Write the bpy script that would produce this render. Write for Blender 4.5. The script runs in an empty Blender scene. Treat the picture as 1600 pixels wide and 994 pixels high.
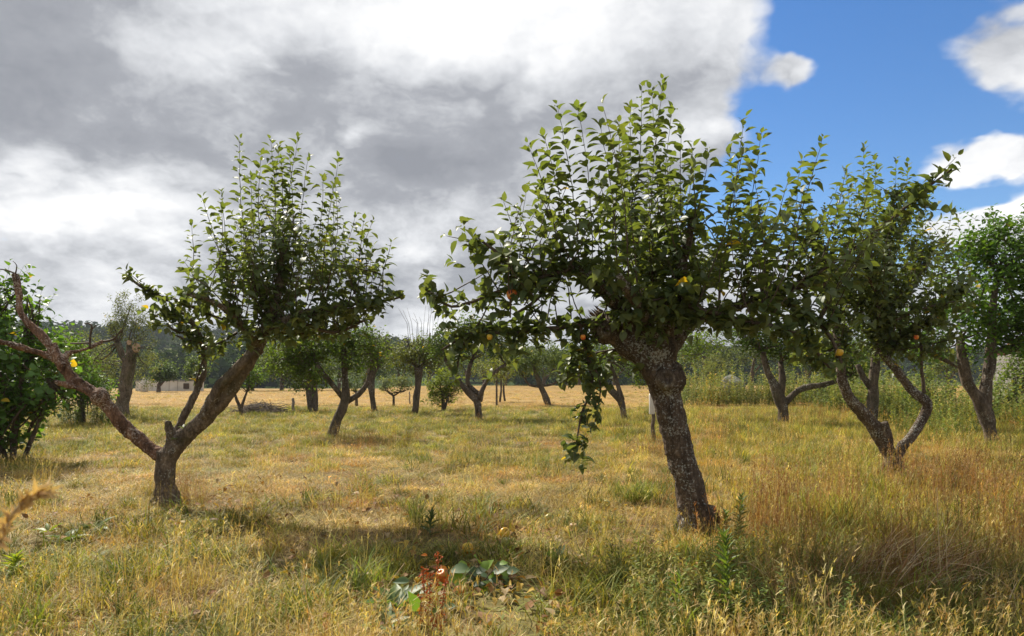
import bpy, bmesh, math, random
import numpy as np
from mathutils import Vector, Matrix, noise

random.seed(11)
R = math.radians
scn = bpy.context.scene
col = scn.collection

# ---------------------------------------------------------------- camera
CAMZ, F, HZ = 1.1, 1067.0, 592.0
cd = bpy.data.cameras.new('camera')
cam = bpy.data.objects.new('camera', cd)
col.objects.link(cam)
cam.location = (0, 0, CAMZ)
cam.rotation_euler = (R(90), 0, 0)
cd.lens, cd.sensor_width = 24.0, 36.0
cd.shift_y = (HZ - 497.0) / 1600.0
cd.clip_start, cd.clip_end = 0.05, 4000
cd.dof.use_dof = True
cd.dof.focus_distance = 6.0
cd.dof.aperture_fstop = 9.0
scn.camera = cam

# ---------------------------------------------------------------- world, sun, exposure
SUN_EL, SUN_AZ = 45.0, -39.0          # azimuth measured from the view direction, left is negative
sun_dir = Vector((math.sin(R(SUN_AZ)) * math.cos(R(SUN_EL)), math.cos(R(SUN_AZ)) * math.cos(R(SUN_EL)), math.sin(R(SUN_EL))))
scn.view_settings.view_transform = 'Standard'
scn.view_settings.look = 'None'
scn.view_settings.gamma = 1.0
scn.view_settings.exposure = 0.66
scn.view_settings.use_curve_mapping = False
SKY_STRENGTH = 0.10

def build_world():
    w = bpy.data.worlds.new('World')
    scn.world = w
    w.use_nodes = True
    nt = w.node_tree
    N, L = nt.nodes, nt.links
    N.clear()
    def nd(t, **k):
        n = N.new(t)
        for a, b in k.items():
            setattr(n, a, b)
        return n
    def setin(n, i, v):
        if isinstance(v, bpy.types.NodeSocket):
            L.new(v, n.inputs[i])
        else:
            n.inputs[i].default_value = v
    def m(op, a, b=0.0, c=None, clamp=False):
        n = nd('ShaderNodeMath', operation=op, use_clamp=clamp)
        setin(n, 0, a); setin(n, 1, b)
        if c is not None: setin(n, 2, c)
        return n.outputs[0]
    def vm(op, a, b=None, out=0):
        n = nd('ShaderNodeVectorMath', operation=op)
        setin(n, 0, a)
        if b is not None:
            setin(n, 'Scale' if op == 'SCALE' else 1, b)
        return n.outputs[out]
    def mr(v, a, b, c, d, kind='SMOOTHSTEP'):
        n = nd('ShaderNodeMapRange', interpolation_type=kind)
        for i, x in enumerate((v, a, b, c, d)): setin(n, i, x)
        return n.outputs[0]
    def nz(v, scale, detail=6.0, rough=0.55, out=0):
        n = nd('ShaderNodeTexNoise')
        setin(n, 'Vector', v); setin(n, 'Scale', scale); setin(n, 'Detail', detail); setin(n, 'Roughness', rough)
        return n.outputs[out]
    sky = nd('ShaderNodeTexSky', sky_type='NISHITA', sun_disc=False)
    sky.sun_elevation = R(SUN_EL)
    sky.sun_rotation = R(SUN_AZ)
    sky.altitude = 0.1
    sky.air_density = 1.0; sky.dust_density = 0.15; sky.ozone_density = 2.5
    d = nd('ShaderNodeTexCoord').outputs['Generated']
    sp = nd('ShaderNodeSeparateXYZ'); L.new(d, sp.inputs[0])
    z = m('MAXIMUM', sp.outputs[2], 0.0)
    den = m('ADD', z, 0.40)
    cb = nd('ShaderNodeCombineXYZ')
    L.new(m('DIVIDE', sp.outputs[0], den), cb.inputs[0])
    L.new(m('DIVIDE', sp.outputs[1], den), cb.inputs[1])
    plane = cb.outputs[0]                                   # position on the cloud layer
    warp = vm('SUBTRACT', nz(plane, 2.2, 5.0, 0.6, 1), (0.5, 0.5, 0.5))
    dw = vm('ADD', d, vm('SCALE', warp, 0.22))
    f1 = m('SUBTRACT', nz(plane, 1.7, 9.0, 0.58), 0.5)
    f2 = m('SUBTRACT', nz(vm('ADD', plane, (7.3, 2.1, 4.0)), 3.8, 12.0, 0.60), 0.5)
    f3 = m('ABSOLUTE', m('SUBTRACT', nz(vm('ADD', vm('ADD', plane, vm('SCALE', warp, .5)), (1.7, 5.2, 9.0)), 3.4, 10.0, 0.55), 0.5))
    puff = m('SUBTRACT', 0.09, f3)                          # billows with creases between them
    def blobs(base, lst):
        acc = base
        for (px, py, rx, ry, wt) in lst:
            c = Vector(((px - 800) / F, 1.0, (HZ - py) / F))
            ln = c.length
            c.normalize()
            s = 1.0 / (F * ln)
            q = vm('MULTIPLY', vm('SUBTRACT', dw, tuple(c)), (1 / (rx * s), 1 / (rx * s), 1 / (ry * s)))
            g = mr(vm('LENGTH', q, out='Value'), 0.0, 1.0, wt, 0.0)
            acc = m('ADD', acc, g)
        return acc
    cover = blobs(m('ADD', m('MULTIPLY', f1, 0.75), 0.95), [
        (1440, 60, 520, 380, -1.35), (1300, 330, 330, 150, -1.05), (1120, 330, 130, 120, -.25), (1530, 430, 260, 150, -.35),
        (1555, 55, 170, 120, 1.5), (1240, 128, 110, 55, 1.05), (1540, 210, 200, 64, 1.15), (1600, 345, 230, 75, 1.3),
        (1110, 60, 150, 150, .7), (1180, 160, 100, 70, -.45), (1075, 215, 110, 80, .55), (1370, 5, 90, 30, .3), (0, 378, 60, 40, -.75)])
    cover = m('ADD', cover, m('ADD', m('MULTIPLY', f2, 0.5), m('MULTIPLY', puff, -.7)))
    alpha = mr(cover, 0.30, 0.76, 0.0, 1.0)
    bright = blobs(m('ADD', m('MULTIPLY', f1, 1.0), m('ADD', m('ADD', m('MULTIPLY', puff, -1.5), m('MULTIPLY', f2, 1.15)), 0.49)), [
        (560, 20, 300, 115, .50), (820, -20, 380, 140, .46), (1170, 50, 300, 170, .20), (330, 40, 190, 110, .22), (960, 70, 260, 120, .2),
        (80, 330, 260, 130, .42), (210, 370, 220, 100, .28), (640, 350, 190, 90, .28), (300, 520, 900, 110, .22),
        (575, 215, 60, 50, .3), (1560, 240, 420, 330, .55), (1085, 215, 90, 70, .35),
        (120, 150, 480, 190, -.26), (640, 265, 330, 110, -.26), (880, 200, 260, 150, -.14), (430, 430, 300, 70, -.2),
        (760, 400, 160, 60, -.2)])
    ramp = nd('ShaderNodeValToRGB')
    L.new(bright, ramp.inputs[0])
    e = ramp.color_ramp.elements
    e[0].position, e[0].color = 0.0, (.20, .21, .235, 1)
    e[1].position, e[1].color = 1.0, (.72, .72, .72, 1)
    k = e.new(.30); k.color = (.26, .27, .295, 1)
    k = e.new(.65); k.color = (.50, .51, .53, 1)
    cloud = vm('SCALE', ramp.outputs[0], 1.0 / SKY_STRENGTH)
    mix = nd('ShaderNodeMix', data_type='RGBA')
    L.new(alpha, mix.inputs['Factor'])
    hs = nd('ShaderNodeHueSaturation'); L.new(sky.outputs[0], hs.inputs['Color']); hs.inputs['Saturation'].default_value = 1.28; hs.inputs['Value'].default_value = .92; hs.inputs['Hue'].default_value = .506
    L.new(hs.outputs[0], mix.inputs[6]); L.new(cloud, mix.inputs[7])
    bg = nd('ShaderNodeBackground')
    L.new(mix.outputs[2], bg.inputs[0]); bg.inputs[1].default_value = SKY_STRENGTH
    o = nd('ShaderNodeOutputWorld')
    L.new(bg.outputs[0], o.inputs[0])
build_world()

sd = bpy.data.lights.new('sun', 'SUN')
sd.energy, sd.angle, sd.color = 5.0, R(0.55), (1.0, .93, .80)
sun = bpy.data.objects.new('sun', sd)
col.objects.link(sun)
sun.location = sun_dir * 50
sun.rotation_euler = sun_dir.to_track_quat('Z', 'Y').to_euler()

# ---------------------------------------------------------------- helpers
def P(px, py, Y):
    return Vector(((px - 800) / F * Y, Y, CAMZ + (HZ - py) / F * Y))
def G(px, py):
    Y = CAMZ * F / (py - HZ)
    return Vector(((px - 800) / F * Y, Y, 0))
def sm(a, b, x):
    t = min(1.0, max(0.0, (x - a) / (b - a)))
    return t * t * (3 - 2 * t)
def fb(x, y, s, seed=0.0, o=3):
    return noise.fractal(Vector((x * s + seed, y * s - seed * .7, seed)), 1.0, 2.0, o)
def gh(x, y):
    """ground height"""
    h = .03 * fb(x, y, .35, 3.1) * sm(0.5, 3, y + 2)
    h += .45 * math.exp(-((y - 63 - 2 * math.sin(x * .11)) / 2.6) ** 2) * sm(-14, -9, x)
    h -= 1.2 * sm(75, 130, y)
    return h
def tag(o, label=None, cat=None, group=None, kind=None):
    if label: o['label'] = label
    if cat: o['category'] = cat
    if group: o['group'] = group
    if kind: o['kind'] = kind
    return o
def link(o, parent=None, base=None):
    col.objects.link(o)
    if parent is not None:
        o.parent = parent
        if base is not None:
            o.matrix_parent_inverse = Matrix.Translation(-Vector(base))
    return o
def root(name, loc, label, cat, group=None):
    o = bpy.data.objects.new(name, None)
    o.empty_display_size = .2
    o.location = loc
    col.objects.link(o)
    return tag(o, label, cat, group)
def mesh_np(name, V, Fc, mat, colr=None, smooth=True):
    """V (n,3), Fc list/array of faces (all tris or all quads), colr (n,4)"""
    me = bpy.data.meshes.new(name)
    V = np.asarray(V, dtype=np.float32); Fc = np.asarray(Fc, dtype=np.int32)
    k = Fc.shape[1]
    me.vertices.add(len(V)); me.vertices.foreach_set('co', V.ravel())
    me.loops.add(Fc.size); me.loops.foreach_set('vertex_index', Fc.ravel())
    me.polygons.add(len(Fc))
    me.polygons.foreach_set('loop_start', np.arange(0, Fc.size, k, dtype=np.int32))
    me.polygons.foreach_set('loop_total', np.full(len(Fc), k, dtype=np.int32))
    me.polygons.foreach_set('use_smooth', np.full(len(Fc), smooth, dtype=bool))
    me.update(calc_edges=True)
    if colr is not None:
        a = me.attributes.new('col', 'FLOAT_COLOR', 'POINT')
        a.data.foreach_set('color', np.asarray(colr, dtype=np.float32).ravel())
    me.materials.append(mat)
    return me

# ---------------------------------------------------------------- materials
def nodes(name):
    m = bpy.data.materials.new(name)
    m.use_nodes = True
    nt = m.node_tree
    nt.nodes.clear()
    return m, nt, nt.nodes, nt.links
def out(nt, s):
    o = nt.nodes.new('ShaderNodeOutputMaterial')
    nt.links.new(s, o.inputs[0])
def noise_n(nt, vec, scale, detail=4, rough=.55):
    n = nt.nodes.new('ShaderNodeTexNoise')
    if vec is not None: nt.links.new(vec, n.inputs['Vector'])
    n.inputs['Scale'].default_value = scale; n.inputs['Detail'].default_value = detail; n.inputs['Roughness'].default_value = rough
    return n
def ramp_n(nt, fac, stops):
    r = nt.nodes.new('ShaderNodeValToRGB')
    nt.links.new(fac, r.inputs[0])
    e = r.color_ramp.elements
    e[0].position, e[0].color = stops[0][0], (*stops[0][1], 1)
    e[1].position, e[1].color = stops[-1][0], (*stops[-1][1], 1)
    for p, c in stops[1:-1]:
        k = e.new(p); k.color = (*c, 1)
    return r.outputs[0]
def mix_n(nt, fac, a, b, blend='MIX'):
    x = nt.nodes.new('ShaderNodeMix'); x.data_type = 'RGBA'; x.blend_type = blend
    for s, v in ((x.inputs['Factor'], fac), (x.inputs[6], a), (x.inputs[7], b)):
        if isinstance(v, bpy.types.NodeSocket): nt.links.new(v, s)
        elif isinstance(v, tuple): s.default_value = (*v, 1) if len(v) == 3 else v
        else: s.default_value = v
    return x.outputs[2]
def leaf_mat(name, trans=.42, rough=.46, instancer=False, under=(1.25, 1.2, 1.5), tr_gain=2.2, spec=.5):
    m, nt, N, L = nodes(name)
    a = N.new('ShaderNodeAttribute'); a.attribute_name = 'col'
    c = a.outputs['Color']
    if instancer:
        b = N.new('ShaderNodeAttribute'); b.attribute_name = 'tint'; b.attribute_type = 'INSTANCER'
        c = mix_n(nt, 1.0, c, b.outputs['Color'], 'MULTIPLY')
    g = N.new('ShaderNodeNewGeometry')
    un = mix_n(nt, 1.0, c, under, 'MULTIPLY')
    cc = mix_n(nt, g.outputs['Backfacing'], c, un)
    p = N.new('ShaderNodeBsdfPrincipled')
    L.new(cc, p.inputs['Base Color'])
    p.inputs['Roughness'].default_value = rough
    p.inputs['Specular IOR Level'].default_value = spec
    t = N.new('ShaderNodeBsdfTranslucent')
    L.new(mix_n(nt, 1.0, c, (tr_gain, tr_gain * .92, tr_gain * .35), 'MULTIPLY'), t.inputs[0])
    x = N.new('ShaderNodeMixShader'); x.inputs[0].default_value = trans
    L.new(p.outputs[0], x.inputs[1]); L.new(t.outputs[0], x.inputs[2])
    out(nt, x.outputs[0])
    return m
def bark_mat(name, dark, light, lichen=(.46, .46, .41), lich=.35, scale=1.0, moss=0.0):
    m, nt, N, L = nodes(name)
    tc = N.new('ShaderNodeTexCoord').outputs['Object']
    mp = N.new('ShaderNodeMapping'); L.new(tc, mp.inputs[0]); mp.inputs['Scale'].default_value = (1, 1, .38)
    v = mp.outputs[0]
    n1 = noise_n(nt, v, 16 * scale, 8, .65)
    n2 = noise_n(nt, tc, 5 * scale, 4, .6)
    vo = N.new('ShaderNodeTexVoronoi'); vo.feature = 'DISTANCE_TO_EDGE'
    w = N.new('ShaderNodeVectorMath'); w.operation = 'ADD'
    sc = N.new('ShaderNodeVectorMath'); sc.operation = 'SCALE'; sc.inputs['Scale'].default_value = .11 / scale
    L.new(n1.outputs['Color'], sc.inputs[0]); L.new(v, w.inputs[0]); L.new(sc.outputs[0], w.inputs[1])
    L.new(w.outputs[0], vo.inputs['Vector']); vo.inputs['Scale'].default_value = 40 * scale
    base = ramp_n(nt, n1.outputs[0], [(.3, dark), (.55, tuple((a + b) / 2 for a, b in zip(dark, light))), (.75, light)])
    crack = N.new('ShaderNodeMapRange'); L.new(vo.outputs['Distance'], crack.inputs[0])
    crack.inputs[1].default_value = 0.0; crack.inputs[2].default_value = .16; crack.inputs[3].default_value = .62; crack.inputs[4].default_value = 1
    base = mix_n(nt, 1.0, base, crack.outputs[0], 'MULTIPLY')
    n3 = noise_n(nt, tc, 62 * scale, 5, .7)
    th = N.new('ShaderNodeMath'); th.operation = 'MULTIPLY_ADD'; L.new(n2.outputs[0], th.inputs[0]); th.inputs[1].default_value = .55; L.new(n3.outputs[0], th.inputs[2])
    lf = N.new('ShaderNodeMapRange'); L.new(th.outputs[0], lf.inputs[0]); lf.inputs[1].default_value = .93 - .10 * lich; lf.inputs[2].default_value = .99 - .10 * lich; lf.inputs[3].default_value = 0; lf.inputs[4].default_value = .8
    base = mix_n(nt, lf.outputs[0], base, lichen)
    if moss:
        n4 = noise_n(nt, tc, 3.2 * scale, 5, .6)
        mf = N.new('ShaderNodeMapRange'); L.new(n4.outputs[0], mf.inputs[0]); mf.inputs[1].default_value = .5; mf.inputs[2].default_value = .7; mf.inputs[3].default_value = 0; mf.inputs[4].default_value = moss
        base = mix_n(nt, mf.outputs[0], base, (.10, .105, .03))
    p = N.new('ShaderNodeBsdfPrincipled')
    L.new(base, p.inputs['Base Color']); p.inputs['Roughness'].default_value = .9; p.inputs['Specular IOR Level'].default_value = .2
    hs = N.new('ShaderNodeMath'); hs.operation = 'MULTIPLY_ADD'; L.new(n1.outputs[0], hs.inputs[0]); hs.inputs[1].default_value = 1.2; L.new(crack.outputs[0], hs.inputs[2])
    b = N.new('ShaderNodeBump'); L.new(hs.outputs[0], b.inputs['Height']); b.inputs['Strength'].default_value = .9; b.inputs['Distance'].default_value = .012 / scale
    L.new(b.outputs[0], p.inputs['Normal'])
    out(nt, p.outputs[0])
    return m
def plain_mat(name, c1, c2, scale=6.0, rough=.8, bump=.3, dist=.01, spec=.3):
    m, nt, N, L = nodes(name)
    tc = N.new('ShaderNodeTexCoord').outputs['Object']
    n = noise_n(nt, tc, scale, 7, .62)
    p = N.new('ShaderNodeBsdfPrincipled')
    L.new(ramp_n(nt, n.outputs[0], [(.32, c1), (.68, c2)]), p.inputs['Base Color'])
    p.inputs['Roughness'].default_value = rough; p.inputs['Specular IOR Level'].default_value = spec
    b = N.new('ShaderNodeBump'); L.new(n.outputs[0], b.inputs['Height']); b.inputs['Strength'].default_value = bump; b.inputs['Distance'].default_value = dist
    L.new(b.outputs[0], p.inputs['Normal'])
    out(nt, p.outputs[0])
    return m
M_leaf = leaf_mat('apple_leaf', rough=.5, spec=.5, trans=.38)
M_far = leaf_mat('far_leaf', trans=.3, rough=.6, spec=.14)
M_wood = leaf_mat('wood_leaf', trans=.15, rough=.9, spec=0.0)
M_grass = leaf_mat('grass_blade', trans=.35, rough=.6, instancer=True, under=(1, 1, 1), tr_gain=1.3, spec=.25)
M_weed = leaf_mat('weed_leaf', trans=.35, rough=.5)
M_straw = leaf_mat('straw', trans=.25, rough=.65, under=(1, 1, 1), tr_gain=1.2, spec=.25)
M_bark = bark_mat('apple_bark', (.042, .03, .022), (.24, .175, .125), lich=.9)
M_bark2 = bark_mat('grey_bark', (.06, .045, .033), (.33, .25, .18), lich=.6, moss=.4)
M_bark3 = bark_mat('far_bark', (.055, .042, .032), (.26, .20, .15), lich=.35, scale=.5, moss=.25)
M_bare = bark_mat('peeled_wood', (.045, .024, .016), (.44, .25, .16), lichen=(.50, .42, .36), lich=.9)
M_twig = plain_mat('twig_bark', (.05, .035, .025), (.13, .095, .065), 40, .8)
M_cut = plain_mat('cut_wood', (.50, .30, .18), (.66, .44, .30), 14, .8)
M_ground = None

# ---------------------------------------------------------------- leaf geometry
def leaf_template(fold, curl, hi=True):
    """unit leaf along +Y, upper side +Z"""
    if hi:
        rows = [(0, 0), (.16, .21), (.40, .33), (.66, .27), (.86, .12), (1, 0)]
    else:
        rows = [(0, 0), (.42, .33), (1, 0)]
    V, T, prev = [], [], None
    for t, w in rows:
        zc = -curl * t * t + .25 * curl * t
        if w == 0:
            V.append((0, t, zc)); cur = [len(V) - 1] * 3
        else:
            i = len(V)
            V += [(-w, t - .02, zc + fold * w), (0, t, zc), (w, t - .02, zc + fold * w)]
            cur = [i, i + 1, i + 2]
        if prev:
            for a in (0, 1):
                q = [prev[a], prev[a + 1], cur[a + 1], cur[a]]
                if q[0] == q[1]: T.append((q[0], q[2], q[3]))
                elif q[2] == q[3]: T.append((q[0], q[1], q[2]))
                else: T += [(q[0], q[1], q[2]), (q[0], q[2], q[3])]
        prev = cur
    return np.array(V, dtype=np.float32), np.array(T, dtype=np.int32)
TH = [leaf_template(f, c) for f, c in ((.35, .25), (.55, .5), (.2, .38), (.5, .12), (.75, .7), (.3, .05))]
TL = [leaf_template(f, c, False) for f, c in ((.35, .25), (.6, .4))]

def unit(v):
    n = v.length
    return v / n if n > 1e-9 else Vector((0, 0, 1))
def rv():
    return Vector((random.gauss(0, 1), random.gauss(0, 1), random.gauss(0, 1))).normalized()
class Leaves:
    def __init__(s): s.a = []
    def add(s, o, d, n, size, c, wid=1.0): s.a.append((o, d, n, size, c, wid))
    def build(s, name, mat, hi=True):
        tpls = TH if hi else TL
        Vs, Ts, Cs, off = [], [], [], 0
        for k, (tv, tt) in enumerate(tpls):
            sub = s.a[k::len(tpls)]
            if not sub: continue
            O = np.array([x[0] for x in sub], dtype=np.float32); D = np.array([x[1] for x in sub], dtype=np.float32)
            N0 = np.array([x[2] for x in sub], dtype=np.float32); S = np.array([x[3] for x in sub], dtype=np.float32)
            C = np.array([(*x[4], 1) for x in sub], dtype=np.float32); W = np.array([x[5] for x in sub], dtype=np.float32)
            D /= np.linalg.norm(D, axis=1, keepdims=True) + 1e-9
            X = np.cross(D, N0); X /= np.linalg.norm(X, axis=1, keepdims=True) + 1e-9
            Z = np.cross(X, D)
            v = O[:, None] + S[:, None, None] * (tv[None, :, 0:1] * X[:, None] * W[:, None, None] + tv[None, :, 1:2] * D[:, None] + tv[None, :, 2:3] * Z[:, None])
            n, k2 = len(sub), len(tv)
            t = tt[None] + (np.arange(n, dtype=np.int32) * k2)[:, None, None] + off
            off += n * k2
            Vs.append(v.reshape(-1, 3)); Ts.append(t.reshape(-1, 3)); Cs.append(np.repeat(C, k2, axis=0))
        return mesh_np(name, np.concatenate(Vs), np.concatenate(Ts), mat, np.concatenate(Cs))

class Tubes:
    def __init__(s): s.V, s.Q = [], []
    def add(s, pts, rad, sides=5, cap=True):
        n = len(pts); base = len(s.V)
        up = Vector((.3, .2, .9))
        for i, p in enumerate(pts):
            t = unit(Vector(pts[min(i + 1, n - 1)]) - Vector(pts[max(i - 1, 0)]))
            u = t.cross(up)
            if u.length < .1: u = t.cross(Vector((1, 0, 0)))
            u.normalize(); w = t.cross(u)
            for j in range(sides):
                a = 2 * math.pi * j / sides
                s.V.append(tuple(Vector(p) + (u * math.cos(a) + w * math.sin(a)) * rad[i]))
        for i in range(n - 1):
            for j in range(sides):
                k = (j + 1) % sides
                s.Q.append((base + i * sides + j, base + i * sides + k, base + (i + 1) * sides + k, base + (i + 1) * sides + j))
        if cap:
            for e, flip in ((0, 1), (n - 1, 0)):
                c = len(s.V); s.V.append(tuple(pts[e]))
                for j in range(sides):
                    a, b = base + e * sides + j, base + e * sides + (j + 1) % sides
                    s.Q.append((b, a, c, c) if flip else (a, b, c, c))
    def build(s, name, mat):
        me = bpy.data.meshes.new(name)
        me.from_pydata(s.V, [], [tuple(dict.fromkeys(q)) for q in s.Q])
        me.polygons.foreach_set('use_smooth', np.ones(len(me.polygons), dtype=bool))
        me.materials.append(mat); me.update()
        return me

def spline(pts, rad, step):
    """Catmull-Rom resample of points and radii"""
    P_, r_ = [Vector(p) for p in pts], list(rad)
    o, q = [], []
    for i in range(len(P_) - 1):
        p0, p1, p2, p3 = P_[max(i - 1, 0)], P_[i], P_[i + 1], P_[min(i + 2, len(P_) - 1)]
        n = max(2, int((p2 - p1).length / step))
        for k in range(n):
            t = k / n
            o.append(.5 * ((2 * p1) + (p2 - p0) * t + (2 * p0 - 5 * p1 + 4 * p2 - p3) * t * t + (3 * p1 - p0 - 3 * p2 + p3) * t ** 3))
            q.append(r_[i] * (1 - t) + r_[i + 1] * t)
    o.append(P_[-1]); q.append(r_[-1])
    return o, q

def fused(name, tubes, mat, voxel, amp=.12, lumps=()):
    """limbs grown together into one skin, with uneven bark"""
    tb = Tubes()
    for pts, rad in tubes: tb.add(pts, rad, 12)
    me = tb.build(name + '_raw', mat)
    if lumps:
        bm = bmesh.new(); bm.from_mesh(me)
        for c, r in lumps: bmesh.ops.create_icosphere(bm, subdivisions=3, radius=r, matrix=Matrix.Translation(c))
        bm.to_mesh(me); bm.free()
    o = bpy.data.objects.new('tmp', me); col.objects.link(o)
    md = o.modifiers.new('r', 'REMESH'); md.mode = 'VOXEL'; md.voxel_size = voxel; md.use_smooth_shade = True
    ms = o.modifiers.new('s', 'SMOOTH'); ms.factor = .5; ms.iterations = 4
    dg = bpy.context.evaluated_depsgraph_get()
    m2 = bpy.data.meshes.new_from_object(o.evaluated_get(dg), depsgraph=dg)
    bpy.data.objects.remove(o); bpy.data.meshes.remove(me)
    n = len(m2.vertices)
    co = np.empty(n * 3, dtype=np.float32); m2.vertices.foreach_get('co', co); co = co.reshape(-1, 3)
    no = np.empty(n * 3, dtype=np.float32); m2.vertices.foreach_get('normal', no); no = no.reshape(-1, 3)
    dsp = np.empty(n, dtype=np.float32)
    for i in range(n):
        p = Vector(co[i])
        a = noise.noise(p * 7) * .7 + noise.noise(Vector((p.x * 24, p.y * 24, p.z * 10))) * .55 + abs(noise.noise(p * 38)) * .5 + noise.noise(p * 70) * .2
        dsp[i] = a
    m2.vertices.foreach_set('co', (co + no * (dsp * amp * .1)[:, None]).ravel())
    m2.polygons.foreach_set('use_smooth', np.ones(len(m2.polygons), dtype=bool))
    m2.materials.clear(); m2.materials.append(mat); m2.name = name
    m2.update()
    return m2

def vary(c, v=.25, y=.25):
    k = 1 + random.uniform(-v, v); t = random.uniform(0, y)
    return (c[0] * k * (1 + 1.2 * t), c[1] * k * (1 + .35 * t), c[2] * k * (1 - .3 * t))
GREEN = (.076, .114, .044)
YGREEN = (.098, .140, .036)
YELLOW = (.36, .27, .02)

def shoot(start, tip, size, lv, tube=None, r0=.0055, bow=.06, spacing=.05, lo=.08, c0=GREEN, c1=YGREEN, dens=1.0, sides=4, wid=1.0):
    """one leafy shoot from start to tip; leaves go round the stem in a spiral"""
    start, tip = Vector(start), Vector(tip)
    ax = tip - start; ln = ax.length
    side = unit(ax.cross(rv())) * ln * bow
    n = max(4, int(ln / .07))
    pts = [start + ax * (i / n) + side * math.sin(math.pi * i / n) + rv() * .004 for i in range(n + 1)]
    rad = [r0 * (1 - .72 * i / n) for i in range(n + 1)]
    if tube is not None: tube.add(pts, rad, sides, False)
    k = max(3, int(ln * (1 - lo) / spacing)); ph = random.uniform(0, 6.28)
    for i in range(k + 1):
        if random.random() > dens: continue
        t = lo + (1 - lo) * (i + random.uniform(-.25, .25)) / k
        t = min(1, max(lo, t))
        f = t * n; j = min(n - 1, int(f))
        p = pts[j].lerp(pts[j + 1], f - j); A = unit(pts[j + 1] - pts[j])
        u = unit(A.cross(Vector((.31, .77, .2)))); w = A.cross(u)
        ph += 2.4 + random.uniform(-.4, .4)
        rdir = u * math.cos(ph) + w * math.sin(ph)
        th = R(random.uniform(50, 82)) if t < .93 else R(random.uniform(12, 45))
        D = unit(rdir * math.sin(th) + A * math.cos(th) + Vector((0, 0, -.12)))
        Nn = unit(A - D * A.dot(D) + Vector((0, 0, .35)) + rv() * .35)
        s = size * random.uniform(.6, 1.18) * (1.0 if t < .88 else 1.0 - 3.2 * (t - .88))
        f2 = max(0.0, (t - .45) / .55)
        c = vary(tuple(a * (1 - f2 * .8) + b * f2 * .8 for a, b in zip(c0, c1)), .22, .2)
        if random.random() < .005: c = vary(YELLOW, .2, .1)
        lv.add(tuple(p + D * .018), tuple(D), tuple(Nn), s, c, wid * random.uniform(.85, 1.1))
    return pts, rad

def spur(p, size, lv, n=7, c0=GREEN, spread=.06, wid=1.0):
    """a rosette of leaves on a short spur"""
    A = unit(Vector((random.gauss(0, .6), random.gauss(0, .6), .7)))
    for i in range(n):
        D = unit(rv() + A * .35 + Vector((0, 0, -.1)))
        Nn = unit(Vector((0, 0, 1)) + rv() * .45)
        c = vary(c0, .3, .3)
        if random.random() < .006: c = vary(YELLOW, .2, .1)
        lv.add(tuple(p + rv() * random.uniform(0, spread)), tuple(D), tuple(Nn), size * random.uniform(.6, 1.1), c, wid)

def leaf_objects(lv, n, parent, name='leaf', mat=M_leaf, cache={}):
    """the first n leaves as objects that share a few meshes"""
    key = mat.name
    if key not in cache:
        cache[key] = []
        for q in range(12):
            l = Leaves()
            t = q / 11
            c = tuple(a * (1 - t) + b * t for a, b in zip(GREEN, YGREEN))
            l.a = [((0, 0, 0), (0, 1, 0), (0, 0, 1), 1, vary(c, .12, .1), 1)]
            tv, tt = TH[q % len(TH)]
            cache[key].append((mesh_np('leaf', tv, tt, mat, np.repeat(np.array([(*l.a[0][4], 1)], dtype=np.float32), len(tv), axis=0)), c))
    for (o, d, nn, s, c, w) in lv.a[:n]:
        d = unit(Vector(d)); x = unit(d.cross(Vector(nn))); z = x.cross(d)
        best = min(random.sample(cache[key], 5), key=lambda m: abs(m[1][0] - c[0]) + abs(m[1][1] - c[1]))
        ob = bpy.data.objects.new(name, best[0])
        mm = Matrix(((x.x * w, d.x, z.x), (x.y * w, d.y, z.y), (x.z * w, d.z, z.z))) * s
        mm = mm.to_4x4(); mm.translation = Vector(o)
        ob.matrix_basis = mm
        link(ob, parent)

def interp(tab, x):
    if x <= tab[0][0]: return tab[0][1]
    for (a, ya), (b, yb) in zip(tab, tab[1:]):
        if x <= b: return ya + (yb - ya) * (x - a) / (b - a)
    return tab[-1][1]

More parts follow.
